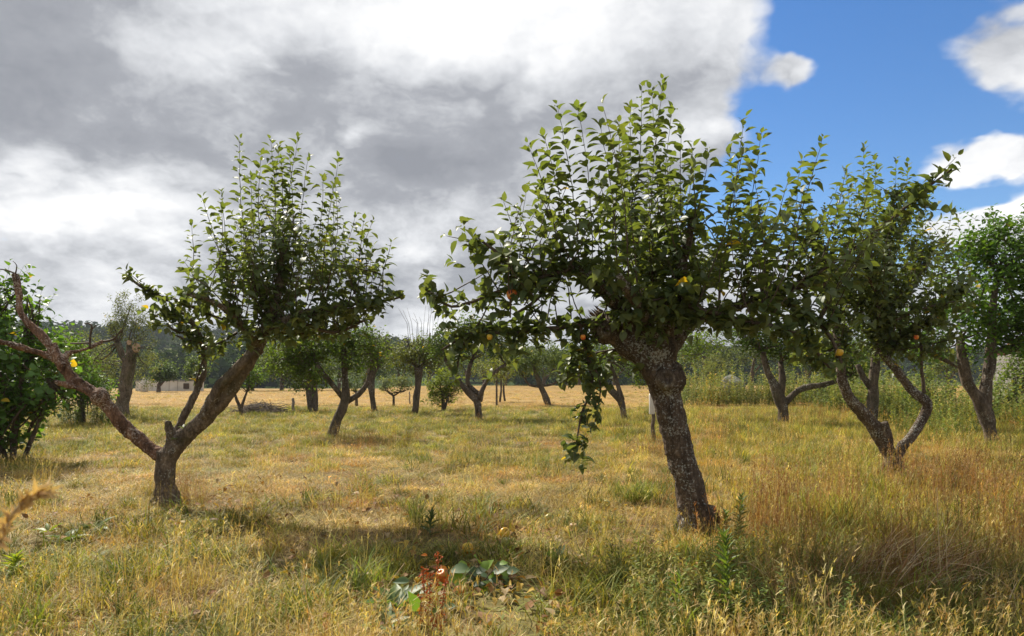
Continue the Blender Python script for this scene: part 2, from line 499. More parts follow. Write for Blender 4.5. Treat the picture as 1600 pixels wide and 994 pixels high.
# ---------------------------------------------------------------- ground, bank, hill
def build_ground():
    m, nt, N, L = nodes('dry_ground')
    tc = N.new('ShaderNodeTexCoord').outputs['Object']
    n1 = noise_n(nt, tc, .45, 6, .6); n2 = noise_n(nt, tc, 9, 8, .7); n3 = noise_n(nt, tc, 60, 4, .7)
    a = ramp_n(nt, n2.outputs[0], [(.28, (.07, .048, .026)), (.5, (.19, .13, .065)), (.72, (.36, .27, .14))])
    b = ramp_n(nt, n2.outputs[0], [(.28, (.06, .065, .02)), (.5, (.15, .15, .045)), (.72, (.28, .25, .09))])
    f = N.new('ShaderNodeMapRange'); L.new(n1.outputs[0], f.inputs[0]); f.inputs[1].default_value = .42; f.inputs[2].default_value = .62
    c = mix_n(nt, f.outputs[0], a, b)
    c = mix_n(nt, .5, c, ramp_n(nt, n3.outputs[0], [(.3, (.4, .4, .4)), (.7, (1.3, 1.3, 1.3))]), 'MULTIPLY')
    # mown field far off: even ochre with faint swaths
    sp = N.new('ShaderNodeSeparateXYZ'); L.new(tc, sp.inputs[0])
    fy = N.new('ShaderNodeMapRange'); L.new(sp.outputs[1], fy.inputs[0]); fy.inputs[1].default_value = 23; fy.inputs[2].default_value = 30
    mp = N.new('ShaderNodeMapping'); L.new(tc, mp.inputs[0]); mp.inputs['Scale'].default_value = (.05, .7, 1); mp.inputs['Rotation'].default_value = (0, 0, R(6))
    n4 = noise_n(nt, mp.outputs[0], 1.4, 6, .65)
    field = ramp_n(nt, n4.outputs[0], [(.3, (.22, .14, .05)), (.55, (.31, .205, .08)), (.75, (.37, .27, .115))])
    far = N.new('ShaderNodeMapRange'); L.new(sp.outputs[1], far.inputs[0]); far.inputs[1].default_value = 72; far.inputs[2].default_value = 85
    c = mix_n(nt, fy.outputs[0], c, field)
    c = mix_n(nt, far.outputs[0], c, (.055, .075, .03))
    p = N.new('ShaderNodeBsdfPrincipled'); L.new(c, p.inputs['Base Color']); p.inputs['Roughness'].default_value = .95; p.inputs['Specular IOR Level'].default_value = .1
    bp = N.new('ShaderNodeBump'); L.new(n2.outputs[0], bp.inputs['Height']); bp.inputs['Distance'].default_value = .03; bp.inputs['Strength'].default_value = .6
    L.new(bp.outputs[0], p.inputs['Normal']); out(nt, p.outputs[0])
    def axis(lo, hi, fine, lim):
        v = [0.0]; s = fine
        while v[-1] < hi:
            s = fine if v[-1] < lim else s * 1.12
            v.append(v[-1] + s)
        w = [0.0]; s = fine
        while w[-1] > lo:
            s = fine if -w[-1] < lim else s * 1.12
            w.append(w[-1] - s)
        return sorted(set(w + v))
    xs, ys = axis(-1500, 1500, .5, 30), axis(-40, 2500, .5, 75)
    V = [(x, y, gh(x, y)) for y in ys for x in xs]
    nx = len(xs)
    Q = [(j * nx + i, j * nx + i + 1, (j + 1) * nx + i + 1, (j + 1) * nx + i) for j in range(len(ys) - 1) for i in range(nx - 1)]
    o = bpy.data.objects.new('ground', mesh_np('ground', V, Q, m))
    link(o); tag(o, 'dry straw coloured orchard ground running back to the field', None, None, 'structure')
build_ground()

def hill_h(x, y):
    u = sm(120, 430, y)
    return -1.6 + 30 * u * (1 + .16 * math.sin(x * .006 + 1.0) + .10 * fb(x, y, .006, 5.0)) * (1 - .62 * sm(-230, 20, x)) - 8 * sm(430, 900, y)
def build_hill():
    m, nt, N, L = nodes('hill_fields')
    tc = N.new('ShaderNodeTexCoord').outputs['Object']
    n = noise_n(nt, tc, .012, 3, .5); n2 = noise_n(nt, tc, .25, 6, .65)
    c = ramp_n(nt, n.outputs[0], [(.38, (.03, .045, .018)), (.5, (.06, .085, .03)), (.62, (.13, .14, .05))])
    c = mix_n(nt, .4, c, ramp_n(nt, n2.outputs[0], [(.3, (.5, .5, .5)), (.7, (1.2, 1.2, 1.2))]), 'MULTIPLY')
    p = N.new('ShaderNodeBsdfPrincipled'); L.new(c, p.inputs['Base Color']); p.inputs['Roughness'].default_value = 1; p.inputs['Specular IOR Level'].default_value = 0
    out(nt, p.outputs[0])
    xs = np.linspace(-900, 900, 91); ys = np.linspace(95, 900, 60)
    V = [(x, y, hill_h(x, y)) for y in ys for x in xs]
    Q = [(j * 91 + i, j * 91 + i + 1, (j + 1) * 91 + i + 1, (j + 1) * 91 + i) for j in range(59) for i in range(90)]
    link(tag(bpy.data.objects.new('hill', mesh_np('hill', V, Q, m)), 'long wooded hill across the valley', None, None, 'structure'))
    lv = Leaves(); rnd = random.Random(5)
    for _ in range(4200):
        y = rnd.uniform(135, 520) ; x = rnd.uniform(-.95, .95) * y
        if fb(x, y, .012, 9.0) < -.12 and y < 400: continue
        z = hill_h(x, y); h = rnd.uniform(4.5, 10); w = h * rnd.uniform(.35, .55)
        base = rnd.choice(((.022, .040, .012), (.028, .05, .016), (.035, .05, .014), (.018, .032, .014)))
        for k in range(30):
            d = Vector((rnd.gauss(0, 1), rnd.gauss(0, 1), rnd.gauss(0, 1))).normalized()
            p = Vector((x + d.x * w * .8, y + d.y * w * .8, z + h * .55 + d.z * h * .42))
            dd = Vector((rnd.gauss(0, 1), rnd.gauss(0, 1), rnd.gauss(0, .6)))
            kk = rnd.uniform(.75, 1.3)
            lv.add(tuple(p), tuple(dd), tuple(d + Vector((0, 0, .4))), w * rnd.uniform(.35, .8), tuple(b * kk for b in base), 1.3)
    o = bpy.data.objects.new('hillside_wood', lv.build('hillside_wood', M_wood, False))
    link(tag(o, 'dark far-off woodland covering the hillside', 'woodland', None, 'stuff'))
build_hill()

# ---------------------------------------------------------------- near apple trees
def conv(poly, Y0):
    pts = [P(a, b, Y0 + c) for a, b, c, r in poly]
    rad = [r / F * Y0 * (.89 if Y0 < 9 else 1) for a, b, c, r in poly]
    return pts, rad

def apple_tree(label, Y0, base, trunk, thin, env, tall, size, nfill, nspur, bark=M_bark, voxel=.010, lumps=(), droop=(), extra=None,
               fill_from=None, max_leaf=300, amp=.12, low=.9, minlen=.3, spread=.36, knots=()):
    b = Vector(base)
    rt = root('apple_tree', b, label, 'tree', 'apple trees of the orchard')
    tb = [spline(*conv(p, Y0), .04) for p in trunk]
    r0 = trunk[0][0][3] / F * Y0
    for k in range(5):
        a = k * 1.256 + random.uniform(-.35, .35); dd = Vector((math.cos(a), math.sin(a), 0)); q = random.uniform(.8, 1.25)
        tb.append(spline([b + dd * r0 * .4 + Vector((0, 0, .17 * q)), b + dd * r0 * .85 + Vector((0, 0, .05)), b + dd * r0 * 1.45 * q + Vector((0, 0, -.06))], [r0 * .45, r0 * .32, r0 * .12], .03))
    lm = [(P(a, c, Y0 + d), r / F * Y0) for a, c, d, r in lumps]
    link(bpy.data.objects.new('trunk', fused('trunk', tb, bark, voxel, amp, lm)), rt, b)
    if extra: extra(rt, b)
    tw = Tubes(); lv = Leaves()
    th = []
    for p in thin:
        q = spline(*conv(p, Y0), .05)
        q = ([x + rv() * .006 for x in q[0]], q[1])
        tw.add(q[0], q[1], 7); th.append(q)
    limbs = [t for t in tb[:len(trunk)]] + th
    # tall upright shoots: each a part, its leaves pieces of it
    left = max_leaf
    for (bx, by, bd, tx, ty, td) in tall:
        l2 = Leaves(); t2 = Tubes()
        shoot(P(bx, by, Y0 + bd), P(tx, ty, Y0 + td), size, l2, t2, spacing=.021, lo=.10, bow=.03)
        so = bpy.data.objects.new('shoot', t2.build('shoot', M_twig)); link(so, rt, b)
        l2.a.reverse()
        k = min(left, len(l2.a)); left -= k
        leaf_objects(l2, k, so)
        lv.a += l2.a[k:]
    # shoots that fill the crown below its outline
    cand = []
    src = [limbs[i] for i in fill_from] if fill_from else limbs
    for pts, rad in src:
        for p, r in zip(pts, rad):
            if p.z > low and r < .052: cand.append(p)
    for _ in range(nfill):
        p = random.choice(cand) + rv() * .05
        lean = Vector((random.gauss(0, spread), random.gauss(0, spread), 1)).normalized()
        ln = random.uniform(minlen, 1.15)
        tip = p + lean * ln
        pxt = tip.x / tip.y * F + 800
        ztop = CAMZ + (HZ - interp(env, pxt)) / F * Y0
        zt = min(tip.z, ztop - .18 - abs(random.gauss(0, .28)))
        if zt < p.z + .12:
            tip = p + Vector((lean.x, lean.y, .1)) * random.uniform(.15, .4)
        else:
            tip.z = zt
        shoot(p, tip, size, lv, tw, spacing=.040, bow=.07, lo=.05)
    for _ in range(nspur):
        p = random.choice(cand) + rv() * abs(random.gauss(0, .12))
        spur(p, size * .95, lv, random.randint(4, 8))
    for (poly, nn, sp) in droop:
        pts, rad = spline(*conv(poly, Y0), .04)
        tw.add(pts, rad, 5)
        for _ in range(nn):
            spur(random.choice(pts) + rv() * sp * random.random(), size * .85, lv, random.randint(3, 5), spread=.04)
    link(tag(bpy.data.objects.new('twigs', tw.build('twigs', M_twig)), kind='stuff'), rt, b)
    fo = bpy.data.objects.new('foliage', lv.build('foliage', M_leaf)); fo['kind'] = 'stuff'
    link(fo, rt, b)
    return rt

def main_extra(rt, b):
    Y = 4.85
    # hollow knot ring and cut stub end
    def ring(px, py, dy, r, hole, mat, nm):
        c = P(px, py, Y + dy); bm = bmesh.new(); n = 22
        prof = [(1.35, -.9), (1.2, -.05), (.95, .22), (hole, .1), (hole * .8, -.25), (.05, -.3)]
        rings = []
        for rr, h in prof:
            rings.append([bm.verts.new((math.cos(k * 2 * math.pi / n) * rr * r * (1 + .22 * noise.noise(Vector((math.cos(k * .2856) * 1.5, math.sin(k * .2856) * 1.5, rr)))),
                                        -h * r, math.sin(k * 2 * math.pi / n) * rr * r * 1.1)) for k in range(n)])
        for a, c2 in zip(rings, rings[1:]):
            for k in range(n):
                bm.faces.new((a[k], a[(k + 1) % n], c2[(k + 1) % n], c2[k]))
        bm.faces.new(rings[-1])
        for f in bm.faces: f.smooth = True
        bmesh.ops.recalc_face_normals(bm, faces=bm.faces)
        me = bpy.data.meshes.new(nm); bm.to_mesh(me); bm.free(); me.materials.append(mat)
        o = bpy.data.objects.new(nm, me); o.matrix_basis = Matrix.Translation(c) @ Matrix.Rotation(R(12), 4, 'Z') @ Matrix.Rotation(R(-12), 4, 'X')
        link(o, rt, b)
    ring(1043, 592, -.178, .052, .62, M_bark2, 'knot_hole')
    ring(946, 515, -.15, .04, .35, M_bark2, 'branch_scar')
    # ragged broken end of the old limb
    bm = bmesh.new(); c = P(926, 494, Y - .01); ax = unit(P(926, 494, Y) - P(965, 532, Y))
    u = unit(ax.cross(Vector((0, 1, 0)))); w = ax.cross(u)
    rnd = random.Random(3)
    for k in range(46):
        a = rnd.uniform(0, 6.28); rr = .085 * math.sqrt(rnd.random())
        p = c + (u * math.cos(a) + w * math.sin(a)) * rr - ax * .03
        h = rnd.uniform(.03, .085); t = .011
        s = [bm.verts.new(p + u * t * q1 + w * t * q2) for q1, q2 in ((1, .4), (-.4, 1), (-.6, -1))]
        e = bm.verts.new(p + ax * h + rv() * .012)
        for i in range(3): bm.faces.new((s[i], s[(i + 1) % 3], e))
    me = bpy.data.meshes.new('broken_end'); bm.to_mesh(me); bm.free(); me.materials.append(M_bare)
    link(bpy.data.objects.new('broken_end', me), rt, b)

MB = G(1092, 834)
env_main = [(620, 460), (655, 432), (700, 445), (735, 388), (785, 316), (826, 228), (850, 215), (871, 168), (902, 166), (935, 198), (970, 170), (1002, 138), (1036, 130), (1065, 206), (1090, 250),
            (1106, 234), (1135, 245), (1163, 188), (1195, 242), (1230, 284), (1285, 218), (1320, 268), (1370, 310), (1440, 270), (1490, 250)]
main_trunk = [
    [(1093, 856, 0, 31), (1090, 822, 0, 28), (1081, 775, 0, 25), (1070, 735, 0, 24), (1058, 690, 0, 24), (1048, 650, 0, 24), (1040, 612, 0, 26), (1030, 580, 0, 30), (1012, 552, 0, 30), (975, 530, 0, 23), (946, 510, 0, 21), (926, 496, 0, 19)],
    [(1034, 590, 0, 24), (1034, 552, 0, 22), (1032, 520, .02, 18), (1015, 470, .2, 12), (1002, 400, .3, 8), (988, 340, .35, 5)],
    [(1012, 545, 0, 18), (975, 485, -.1, 13), (933, 442, -.22, 10), (897, 416, -.26, 7)],
    [(1035, 540, 0, 16), (1052, 465, -.18, 11), (1070, 400, -.25, 8), (1082, 340, -.28, 5)],
    [(1040, 555, 0, 17), (1078, 505, .1, 13), (1140, 482, .12, 10), (1205, 462, .05, 8), (1275, 438, 0, 6)],
    [(1034, 545, 0, 14), (1062, 485, .5, 10), (1100, 430, .85, 7)],
    [(1025, 540, 0, 13), (1000, 482, -.35, 9), (965, 430, -.6, 6)],
]
main_thin = [
    [(897, 418, -.26, 4.5), (852, 432, -.3, 4), (812, 442, -.3, 3.5), (760, 462, -.2, 3), (705, 478, -.1, 2.5), (662, 450, -.1, 1.5)],
    [(950, 502, -.1, 6), (905, 508, -.15, 5), (860, 514, -.2, 4.2), (800, 520, -.2, 3.5), (740, 520, -.15, 2.8), (690, 548, -.1, 1.6)],
    [(1070, 475, -.3, 5), (1120, 490, -.4, 4), (1185, 505, -.45, 3), (1250, 520, -.45, 2)],
    [(1205, 462, .05, 4), (1290, 420, -.1, 3), (1370, 360, -.2, 2.2), (1432, 308, -.25, 1.7), (1490, 262, -.3, 1)],
    [(1205, 462, .05, 5), (1260, 490, -.2, 4), (1300, 530, -.3, 3), (1315, 570, -.35, 2)],
    [(870, 425, -.28, 4), (835, 470, -.3, 3), (805, 490, -.3, 2)],
    [(1100, 430, .85, 6), (1150, 380, .9, 4), (1190, 330, .9, 3)],
    [(812, 442, -.3, 3.5), (780, 400, -.25, 3), (745, 370, -.2, 2)],
]
main_tall = [  # base px, py, depth offset, tip px, py, depth offset
    (905, 420, -.26, 871, 166, -.2), (925, 440, -.2, 902, 165, -.25), (880, 425, -.27, 826, 227, -.2), (985, 350, .3, 1002, 136, .2), (1015, 440, .1, 1036, 128, -.05),
    (1070, 400, -.25, 1065, 205, -.25), (1120, 485, .1, 1163, 185, .05), (1150, 480, .1, 1190, 206, .1), (965, 430, -.5, 938, 196, -.4), (1085, 350, -.28, 1106, 232, -.2),
    (1205, 462, .05, 1285, 217, 0), (1190, 465, .05, 1232, 282, .1), (840, 435, -.3, 786, 315, -.3), (1400, 340, -.2, 1493, 246, -.3), (780, 455, -.25, 735, 388, -.2), (1030, 420, 0, 1018, 140, .1), (950, 430, -.3, 968, 190, -.2), (1040, 400, .1, 1050, 175, .2), (1085, 420, .3, 1082, 230, .3), (1160, 470, .2, 1140, 240, .2), (900, 420, -.2, 850, 215, -.1), (1000, 400, .3, 985, 165, .35), (1240, 450, 0, 1252, 250, .1), (1400, 335, -.2, 1450, 300, -.3), (1330, 395, -.15, 1370, 270, -.2), (1420, 318, -.25, 1488, 330, -.3), (1270, 440, .1, 1322, 268, .1)]
apple_tree('large leaning old apple tree in front with a thick lichen-spotted trunk', 4.85, MB, main_trunk, main_thin, env_main, main_tall, .096, low=1.36, fill_from=[1, 2, 3, 4, 5, 6, 7, 8, 9, 11, 12, 13, 14], nfill=140, nspur=400, lumps=[(1042, 592, -.02, 30), (1112, 802, 0, 5), (1064, 794, -.03, 5), (946, 516, -.04, 22), (1028, 548, -.02, 30), (1030, 560, .05, 26)],
           droop=[([(905, 508, -.15, 4), (918, 560, -.2, 3.5), (925, 605, -.2, 3), (908, 650, -.2, 2), (898, 718, -.2, 1)], 50, .12), ([(918, 555, -.2, 2), (938, 600, -.25, 1.5), (930, 660, -.25, 1)], 20, .09), ([(905, 520, -.1, 2), (890, 570, -.1, 1.5), (885, 600, -.1, 1)], 18, .09),
                  ([(1000, 540, .2, 4), (905, 560, .1, 3), (882, 590, 0, 2), (876, 605, 0, 1.5)], 22, .08),
                  ([(740, 520, -.15, 3), (720, 545, -.15, 2), (715, 575, -.15, 1.5)], 26, .09),
                  ([(1240, 480, -.2, 3), (1270, 540, -.3, 3), (1300, 580, -.3, 2)], 40, .14), ([(1260, 440, -.05, 1), (1370, 360, -.2, 1), (1432, 308, -.25, 1), (1488, 265, -.3, 1)], 28, .10), ([(1060, 500, -.3, 3), (1130, 500, -.4, 2), (1200, 510, -.4, 2)], 40, .14), ([(985, 480, -.35, 2), (1040, 465, -.3, 2), (1100, 460, -.2, 1)], 70, .24), ([(940, 440, -.25, 2), (1000, 420, .1, 2), (1090, 420, .2, 1)], 60, .26)], extra=main_extra, amp=.19)

def left_extra(rt, b):
    Y = 5.95
    tubes = [[(252, 712, 0, 14), (241, 705, 0, 11), (216, 686, 0, 11), (190, 663, -.05, 11), (155, 621, -.1, 10), (119, 597, -.15, 9), (97, 568, -.2, 8)],
             [(100, 572, -.2, 8), (66, 526, -.2, 6.5), (35, 493, -.2, 6), (29, 460, -.2, 5.5), (24, 428, -.2, 4.6)],
             [(97, 568, -.2, 6), (82, 559, -.2, 5.5), (44, 546, -.3, 5), (0, 535, -.4, 4.5), (-70, 522, -.5, 3.5)],
             [(97, 568, -.2, 4.5), (106, 552, -.15, 4), (133, 546, -.1, 3.5), (160, 534, 0, 2.8)],
             [(158, 622, -.1, 6), (124, 608, -.2, 4.5), (86, 597, -.3, 3)],
             [(97, 566, -.2, 5), (88, 548, -.2, 4), (87, 534, -.2, 3.5)]]
    me = fused('bare_limb', [spline(*conv(t, Y), .03) for t in tubes], M_bare, .009, .17,
               [(P(155, 621, Y - .12), .075), (P(118, 596, Y - .17), .05)])
    o = bpy.data.objects.new('bare_limb', me); o['label'] = 'bare reddish limb with peeling bark'
    link(o, rt, b)
    tw = Tubes()
    for poly in ([(160, 534, 0, 2.4), (177, 530, 0, 2), (190, 515, 0, 1.2)], [(24, 428, -.2, 1.6), (10, 422, -.2, 1.2), (-8, 420, -.2, .8)], [(24, 428, -.2, 1.4), (26, 415, -.2, .8), (20, 408, -.2, .5)],
                 [(140, 545, -.1, 2.2), (141, 525, -.1, 1.8), (143, 508, -.1, 1.6), (132, 505, -.1, 1)], [(143, 515, -.1, 1.4), (150, 508, -.1, 1)],
                 [(110, 537, -.1, 1.6), (140, 536, -.1, 1.2), (128, 533, 0, .8)], [(45, 500, -.2, 1.2), (52, 480, -.2, .6)], [(30, 455, -.2, 1.2), (20, 447, -.2, .6)]):
        tw.add(*spline(*conv(poly, Y), .03), 5)
    link(bpy.data.objects.new('dead_twigs', tw.build('dead_twigs', M_twig)), rt, b)
LB = G(261, 789)
left_trunk = [
    [(262, 800, 0, 20), (261, 785, 0, 18), (259, 755, 0, 16.5), (259, 725, 0, 18), (263, 706, 0, 19)],
    [(263, 712, 0, 17), (285, 685, 0, 15), (312, 662, 0, 14), (350, 621, 0, 12.5), (376, 583, 0, 12.5), (398, 548, 0, 12), (420, 505, 0, 10), (436, 450, .05, 7), (440, 390, .05, 4)],
    [(318, 650, -.05, 9), (340, 608, -.1, 8.5), (360, 585, -.1, 8.5), (385, 560, -.08, 7), (408, 545, 0, 8)],
    [(265, 700, .1, 9), (288, 650, .2, 7), (308, 608, .3, 6), (320, 570, .35, 5), (305, 510, .3, 4), (262, 470, .2, 3)],
    [(264, 704, -.02, 9), (268, 682, -.03, 7.5), (264, 668, -.04, 7), (261, 657, -.05, 5)],
    [(410, 525, 0, 9), (455, 495, -.2, 7), (520, 480, -.3, 5), (590, 472, -.3, 3)],
    [(404, 540, 0, 9), (370, 500, -.35, 6), (330, 470, -.6, 4), (290, 460, -.7, 3)],
    [(418, 510, 0, 8), (460, 460, .45, 6), (510, 430, .8, 4)],
    [(425, 495, 0, 8), (400, 450, .4, 5), (370, 420, .7, 3.5)],
]
env_left = [(185, 440), (194, 423), (230, 440), (258, 433), (285, 407), (300, 350), (316, 311), (345, 300), (374, 220), (398, 255), (423, 221), (445, 240), (466, 215), (500, 270), (530, 249), (555, 335), (582, 348), (598, 400), (611, 380), (630, 470), (645, 470)]
left_thin = [[(262, 470, .2, 3), (225, 450, .1, 2.4), (197, 432, 0, 1.5)], [(590, 472, -.3, 2.5), (612, 468, -.3, 2), (632, 462, -.3, 1.2)], [(305, 510, .3, 3), (280, 520, .2, 2), (262, 508, .1, 1.5)],
             [(455, 495, -.2, 4), (520, 520, -.2, 3), (570, 500, -.2, 2)], [(510, 430, .8, 3), (560, 420, .8, 2), (595, 430, .8, 1.5)]]
left_tall = [(400, 470, .1, 374, 219, .1), (425, 450, .05, 423, 220, 0), (440, 440, .05, 466, 214, .1), (500, 470, -.2, 530, 248, -.1), (360, 500, -.3, 316, 310, -.3), (455, 480, .3, 452, 235, .3),
             (545, 475, -.3, 582, 347, -.2), (585, 472, -.3, 611, 379, -.3), (330, 470, -.55, 287, 407, -.5), (520, 478, .3, 555, 336, .3), (385, 440, .4, 392, 275, .4), (480, 470, -.25, 505, 275, -.2), (225, 450, .1, 194, 422, 0), (440, 420, .05, 440, 250, .1), (415, 470, .1, 408, 240, .2), (350, 490, -.2, 345, 300, -.2), (470, 465, .2, 482, 245, .2), (560, 475, -.3, 568, 345, -.3), (510, 470, .3, 520, 290, .3), (300, 480, .2, 300, 352, .2), (600, 470, -.3, 600, 400, -.3), (430, 460, .3, 436, 228, .3)]
apple_tree('apple tree on the left with one long bare limb reaching left', 5.95, LB, left_trunk, left_thin, env_left, left_tall, .086, 105, 170, low=1.38, bark=M_bark2,
           extra=left_extra, voxel=.011, amp=.14, fill_from=[1, 5, 6, 7, 8, 10, 12, 13], spread=.34,
           droop=[([(305, 600, .3, 2), (318, 560, .3, 2), (330, 530, .3, 2)], 14, .1), ([(262, 470, .2, 2), (230, 455, .1, 2), (200, 434, 0, 1)], 24, .07), ([(305, 510, .3, 2), (265, 488, .2, 2), (240, 495, .1, 1)], 60, .14), ([(330, 540, .3, 2), (290, 530, .2, 2), (265, 520, .2, 1)], 34, .14), ([(350, 500, -.2, 2), (300, 480, -.3, 2), (270, 465, -.3, 1)], 30, .12), ([(275, 690, -.05, 1), (290, 672, -.05, 1)], 4, .03), ([(370, 520, 0, 3), (345, 535, -.1, 2), (320, 545, -.1, 2)], 30, .18), ([(440, 520, .1, 3), (500, 520, .1, 2), (570, 500, .1, 1)], 90, .16), ([(420, 515, -.25, 2), (500, 490, -.35, 2), (600, 475, -.35, 1)], 90, .15)])

RB = G(1396, 743)
right_trunk = [
    [(1398, 756, 0, 15), (1396, 738, 0, 13), (1392, 715, 0, 12), (1377, 685, 0, 13), (1352, 650, -.05, 11), (1328, 622, -.1, 9), (1316, 592, -.15, 8), (1310, 540, -.15, 6), (1300, 480, -.1, 4.5)],
    [(1400, 730, 0, 9), (1408, 702, 0, 8.5), (1428, 678, 0, 8), (1446, 645, .05, 8.5), (1448, 628, .05, 8.5), (1425, 610, .1, 7.5), (1398, 574, .1, 7), (1379, 548, .1, 6.5), (1375, 500, .1, 5.5), (1380, 440, .1, 4)],
    [(1388, 700, -.06, 8), (1387, 680, -.08, 8), (1381, 660, -.09, 6.5)],
    [(1379, 545, .1, 5), (1420, 525, 0, 4.5), (1465, 490, -.1, 3.5), (1500, 450, -.1, 2.5)],
    [(1376, 510, .1, 5), (1340, 470, .3, 4), (1300, 440, .5, 3)],
    [(1376, 520, .1, 5), (1400, 470, .5, 4), (1440, 420, .8, 3)],
    [(1376, 520, .1, 5), (1370, 460, -.4, 4), (1350, 420, -.7, 3)],
]
right_thin = [[(1445, 615, .05, 3.4), (1441, 590, .05, 3), (1440, 560, .05, 2.6), (1435, 500, .05, 2)], [(1380, 440, .1, 3), (1390, 360, .1, 2), (1400, 300, .1, 1.2)], [(1300, 480, -.1, 3), (1280, 420, -.1, 2), (1262, 360, -.1, 1)],
              [(1440, 420, .8, 2.4), (1460, 380, .8, 1.5)]]
env_right = [(1225, 330), (1252, 300), (1285, 290), (1321, 270), (1350, 228), (1368, 242), (1400, 252), (1419, 256), (1450, 300), (1488, 326), (1510, 400), (1530, 420)]
right_tall = [(1360, 430, -.4, 1350, 228, -.3), (1372, 420, .1, 1368, 242, .1), (1385, 400, .1, 1400, 251, .1), (1400, 400, .4, 1419, 256, .4), (1330, 440, .2, 1322, 268, .2), (1440, 410, .7, 1452, 302, .7),
              (1470, 480, -.1, 1488, 330, -.1), (1290, 440, -.1, 1262, 310, -.1), (1345, 430, -.6, 1336, 280, -.6), (1430, 430, .5, 1436, 290, .5), (1490, 460, -.1, 1512, 400, -.1)]
apple_tree('apple tree right of the leaning one with forked elbow-bent trunk', 7.85, RB, right_trunk, right_thin, env_right, right_tall, .092, 230, 560, low=1.33, bark=M_bark, voxel=.014, amp=.14,
           spread=.38, fill_from=[0, 1, 3, 4, 5, 6, 8, 9, 10],
           droop=[([(1312, 540, -.1, 3), (1280, 555, -.2, 2), (1245, 560, -.2, 1)], 70, .28), ([(1379, 545, .1, 3), (1420, 545, 0, 2), (1490, 530, 0, 1)], 110, .30), ([(1340, 470, .3, 2), (1300, 500, .3, 2), (1255, 520, .3, 1)], 90, .30), ([(1400, 500, -.3, 2), (1450, 480, -.3, 2), (1500, 470, -.3, 1)], 90, .30)])

# ---------------------------------------------------------------- trees further off
def far_tree(name, label, cat, Y0, trunk, blobs, size, nclus, per=9, bark=M_bark3, c0=GREEN, group='apple trees of the orchard', up=.35, wid=1.0, hi=False, depth=1.0, extra=None, bpx=None, fine=False, twig_r=.004, mat=M_far):
    b = P(*trunk[0][0][:2], Y0); b.z = gh(b.x, b.y)
    rt = root(name, b, label, cat, group)
    if 10 < Y0 < 35:
        nclus = int(nclus * 1.9); blobs = [(a, c_ - .08 * d, b_ * 1.08, d * 1.22) for a, c_, b_, d in blobs]
    c0 = tuple(x * 1.22 for x in c0)
    tb = Tubes()
    for poly in trunk:
        pts, rad = spline(*conv(poly, Y0), max(.06, .012 * Y0))
        tb.add([p + rv() * r * .12 for p, r in zip(pts, rad)], [r * random.uniform(.88, 1.12) for r in rad], 9)
    link(bpy.data.objects.new('trunk', tb.build('trunk', bark)), rt, b)
    lv = Leaves(); tw = Tubes()
    ends = [P(t[-1][0], t[-1][1], Y0 + t[-1][2]) for t in trunk]
    tot = sum(bl[2] * bl[3] for bl in blobs)
    for (px, py, rx, ry) in blobs:
        c = P(px, py, Y0); ax, az = rx / F * Y0, ry / F * Y0
        ay = min(ax, max(az, .5)) * depth
        e = min(ends, key=lambda q: (q - c).length)
        for _ in range(max(1, int(nclus * rx * ry / tot))):
            d = rv() * (random.random() ** .45)
            p = c + Vector((d.x * ax, d.y * ay, d.z * az))
            if noise.noise(p * 1.7) < -.32: continue
            L_ = random.uniform(.18, .42) * (size / .095)
            tip = p + unit(Vector((random.gauss(0, .6), random.gauss(0, .6), up + random.random()))) * L_
            shoot(p, tip, size, lv, tw if Y0 < 26 else None, r0=twig_r, spacing=L_ / per, lo=0, c0=c0, c1=tuple(x * 1.5 for x in c0), sides=3, wid=wid)
        for _ in range(5 if Y0 < 35 else 2):
            d = rv() * .7
            p = c + Vector((d.x * ax, d.y * ay, d.z * az))
            mid = (e + p) / 2 + rv() * .1
            pts, rad = spline([e, mid, p], [.022, .014, .006], .2)
            tw.add(pts, rad, 5)
    if tw.V: link(tag(bpy.data.objects.new('branches', tw.build('branches', M_twig)), kind='stuff'), rt, b)
    if lv.a:
        fo = bpy.data.objects.new('crown', lv.build('crown', mat, hi)); fo['kind'] = 'stuff'; link(fo, rt, b)
    if extra: extra(rt, b)
    return rt

far_tree('apple_tree', 'rightmost apple tree, two-limbed trunk at the picture edge', 'tree', 11.4,
         [[(1550, 702, 0, 11), (1546, 670, 0, 10), (1541, 645, 0, 11), (1530, 625, 0, 9), (1512, 598, 0, 8), (1505, 572, 0, 7.5), (1500, 530, .1, 6)],
          [(1540, 645, 0, 9), (1540, 607, 0, 8.5), (1546, 575, 0, 8), (1548, 545, 0, 7.5), (1552, 480, 0, 5), (1560, 420, 0, 3)],
          [(1505, 574, 0, 4), (1482, 566, 0, 3.5), (1462, 555, 0, 3)], [(1548, 552, 0, 4), (1572, 545, 0, 4), (1610, 530, 0, 3)]],
         [(1560, 450, 90, 70), (1500, 520, 60, 40), (1540, 395, 45, 45), (1600, 400, 60, 55), (1620, 500, 60, 60), (1450, 530, 40, 30), (1575, 520, 50, 35), (1500, 548, 50, 18), (1590, 545, 40, 20)], .092, 520, hi=True, c0=(.05, .105, .018))
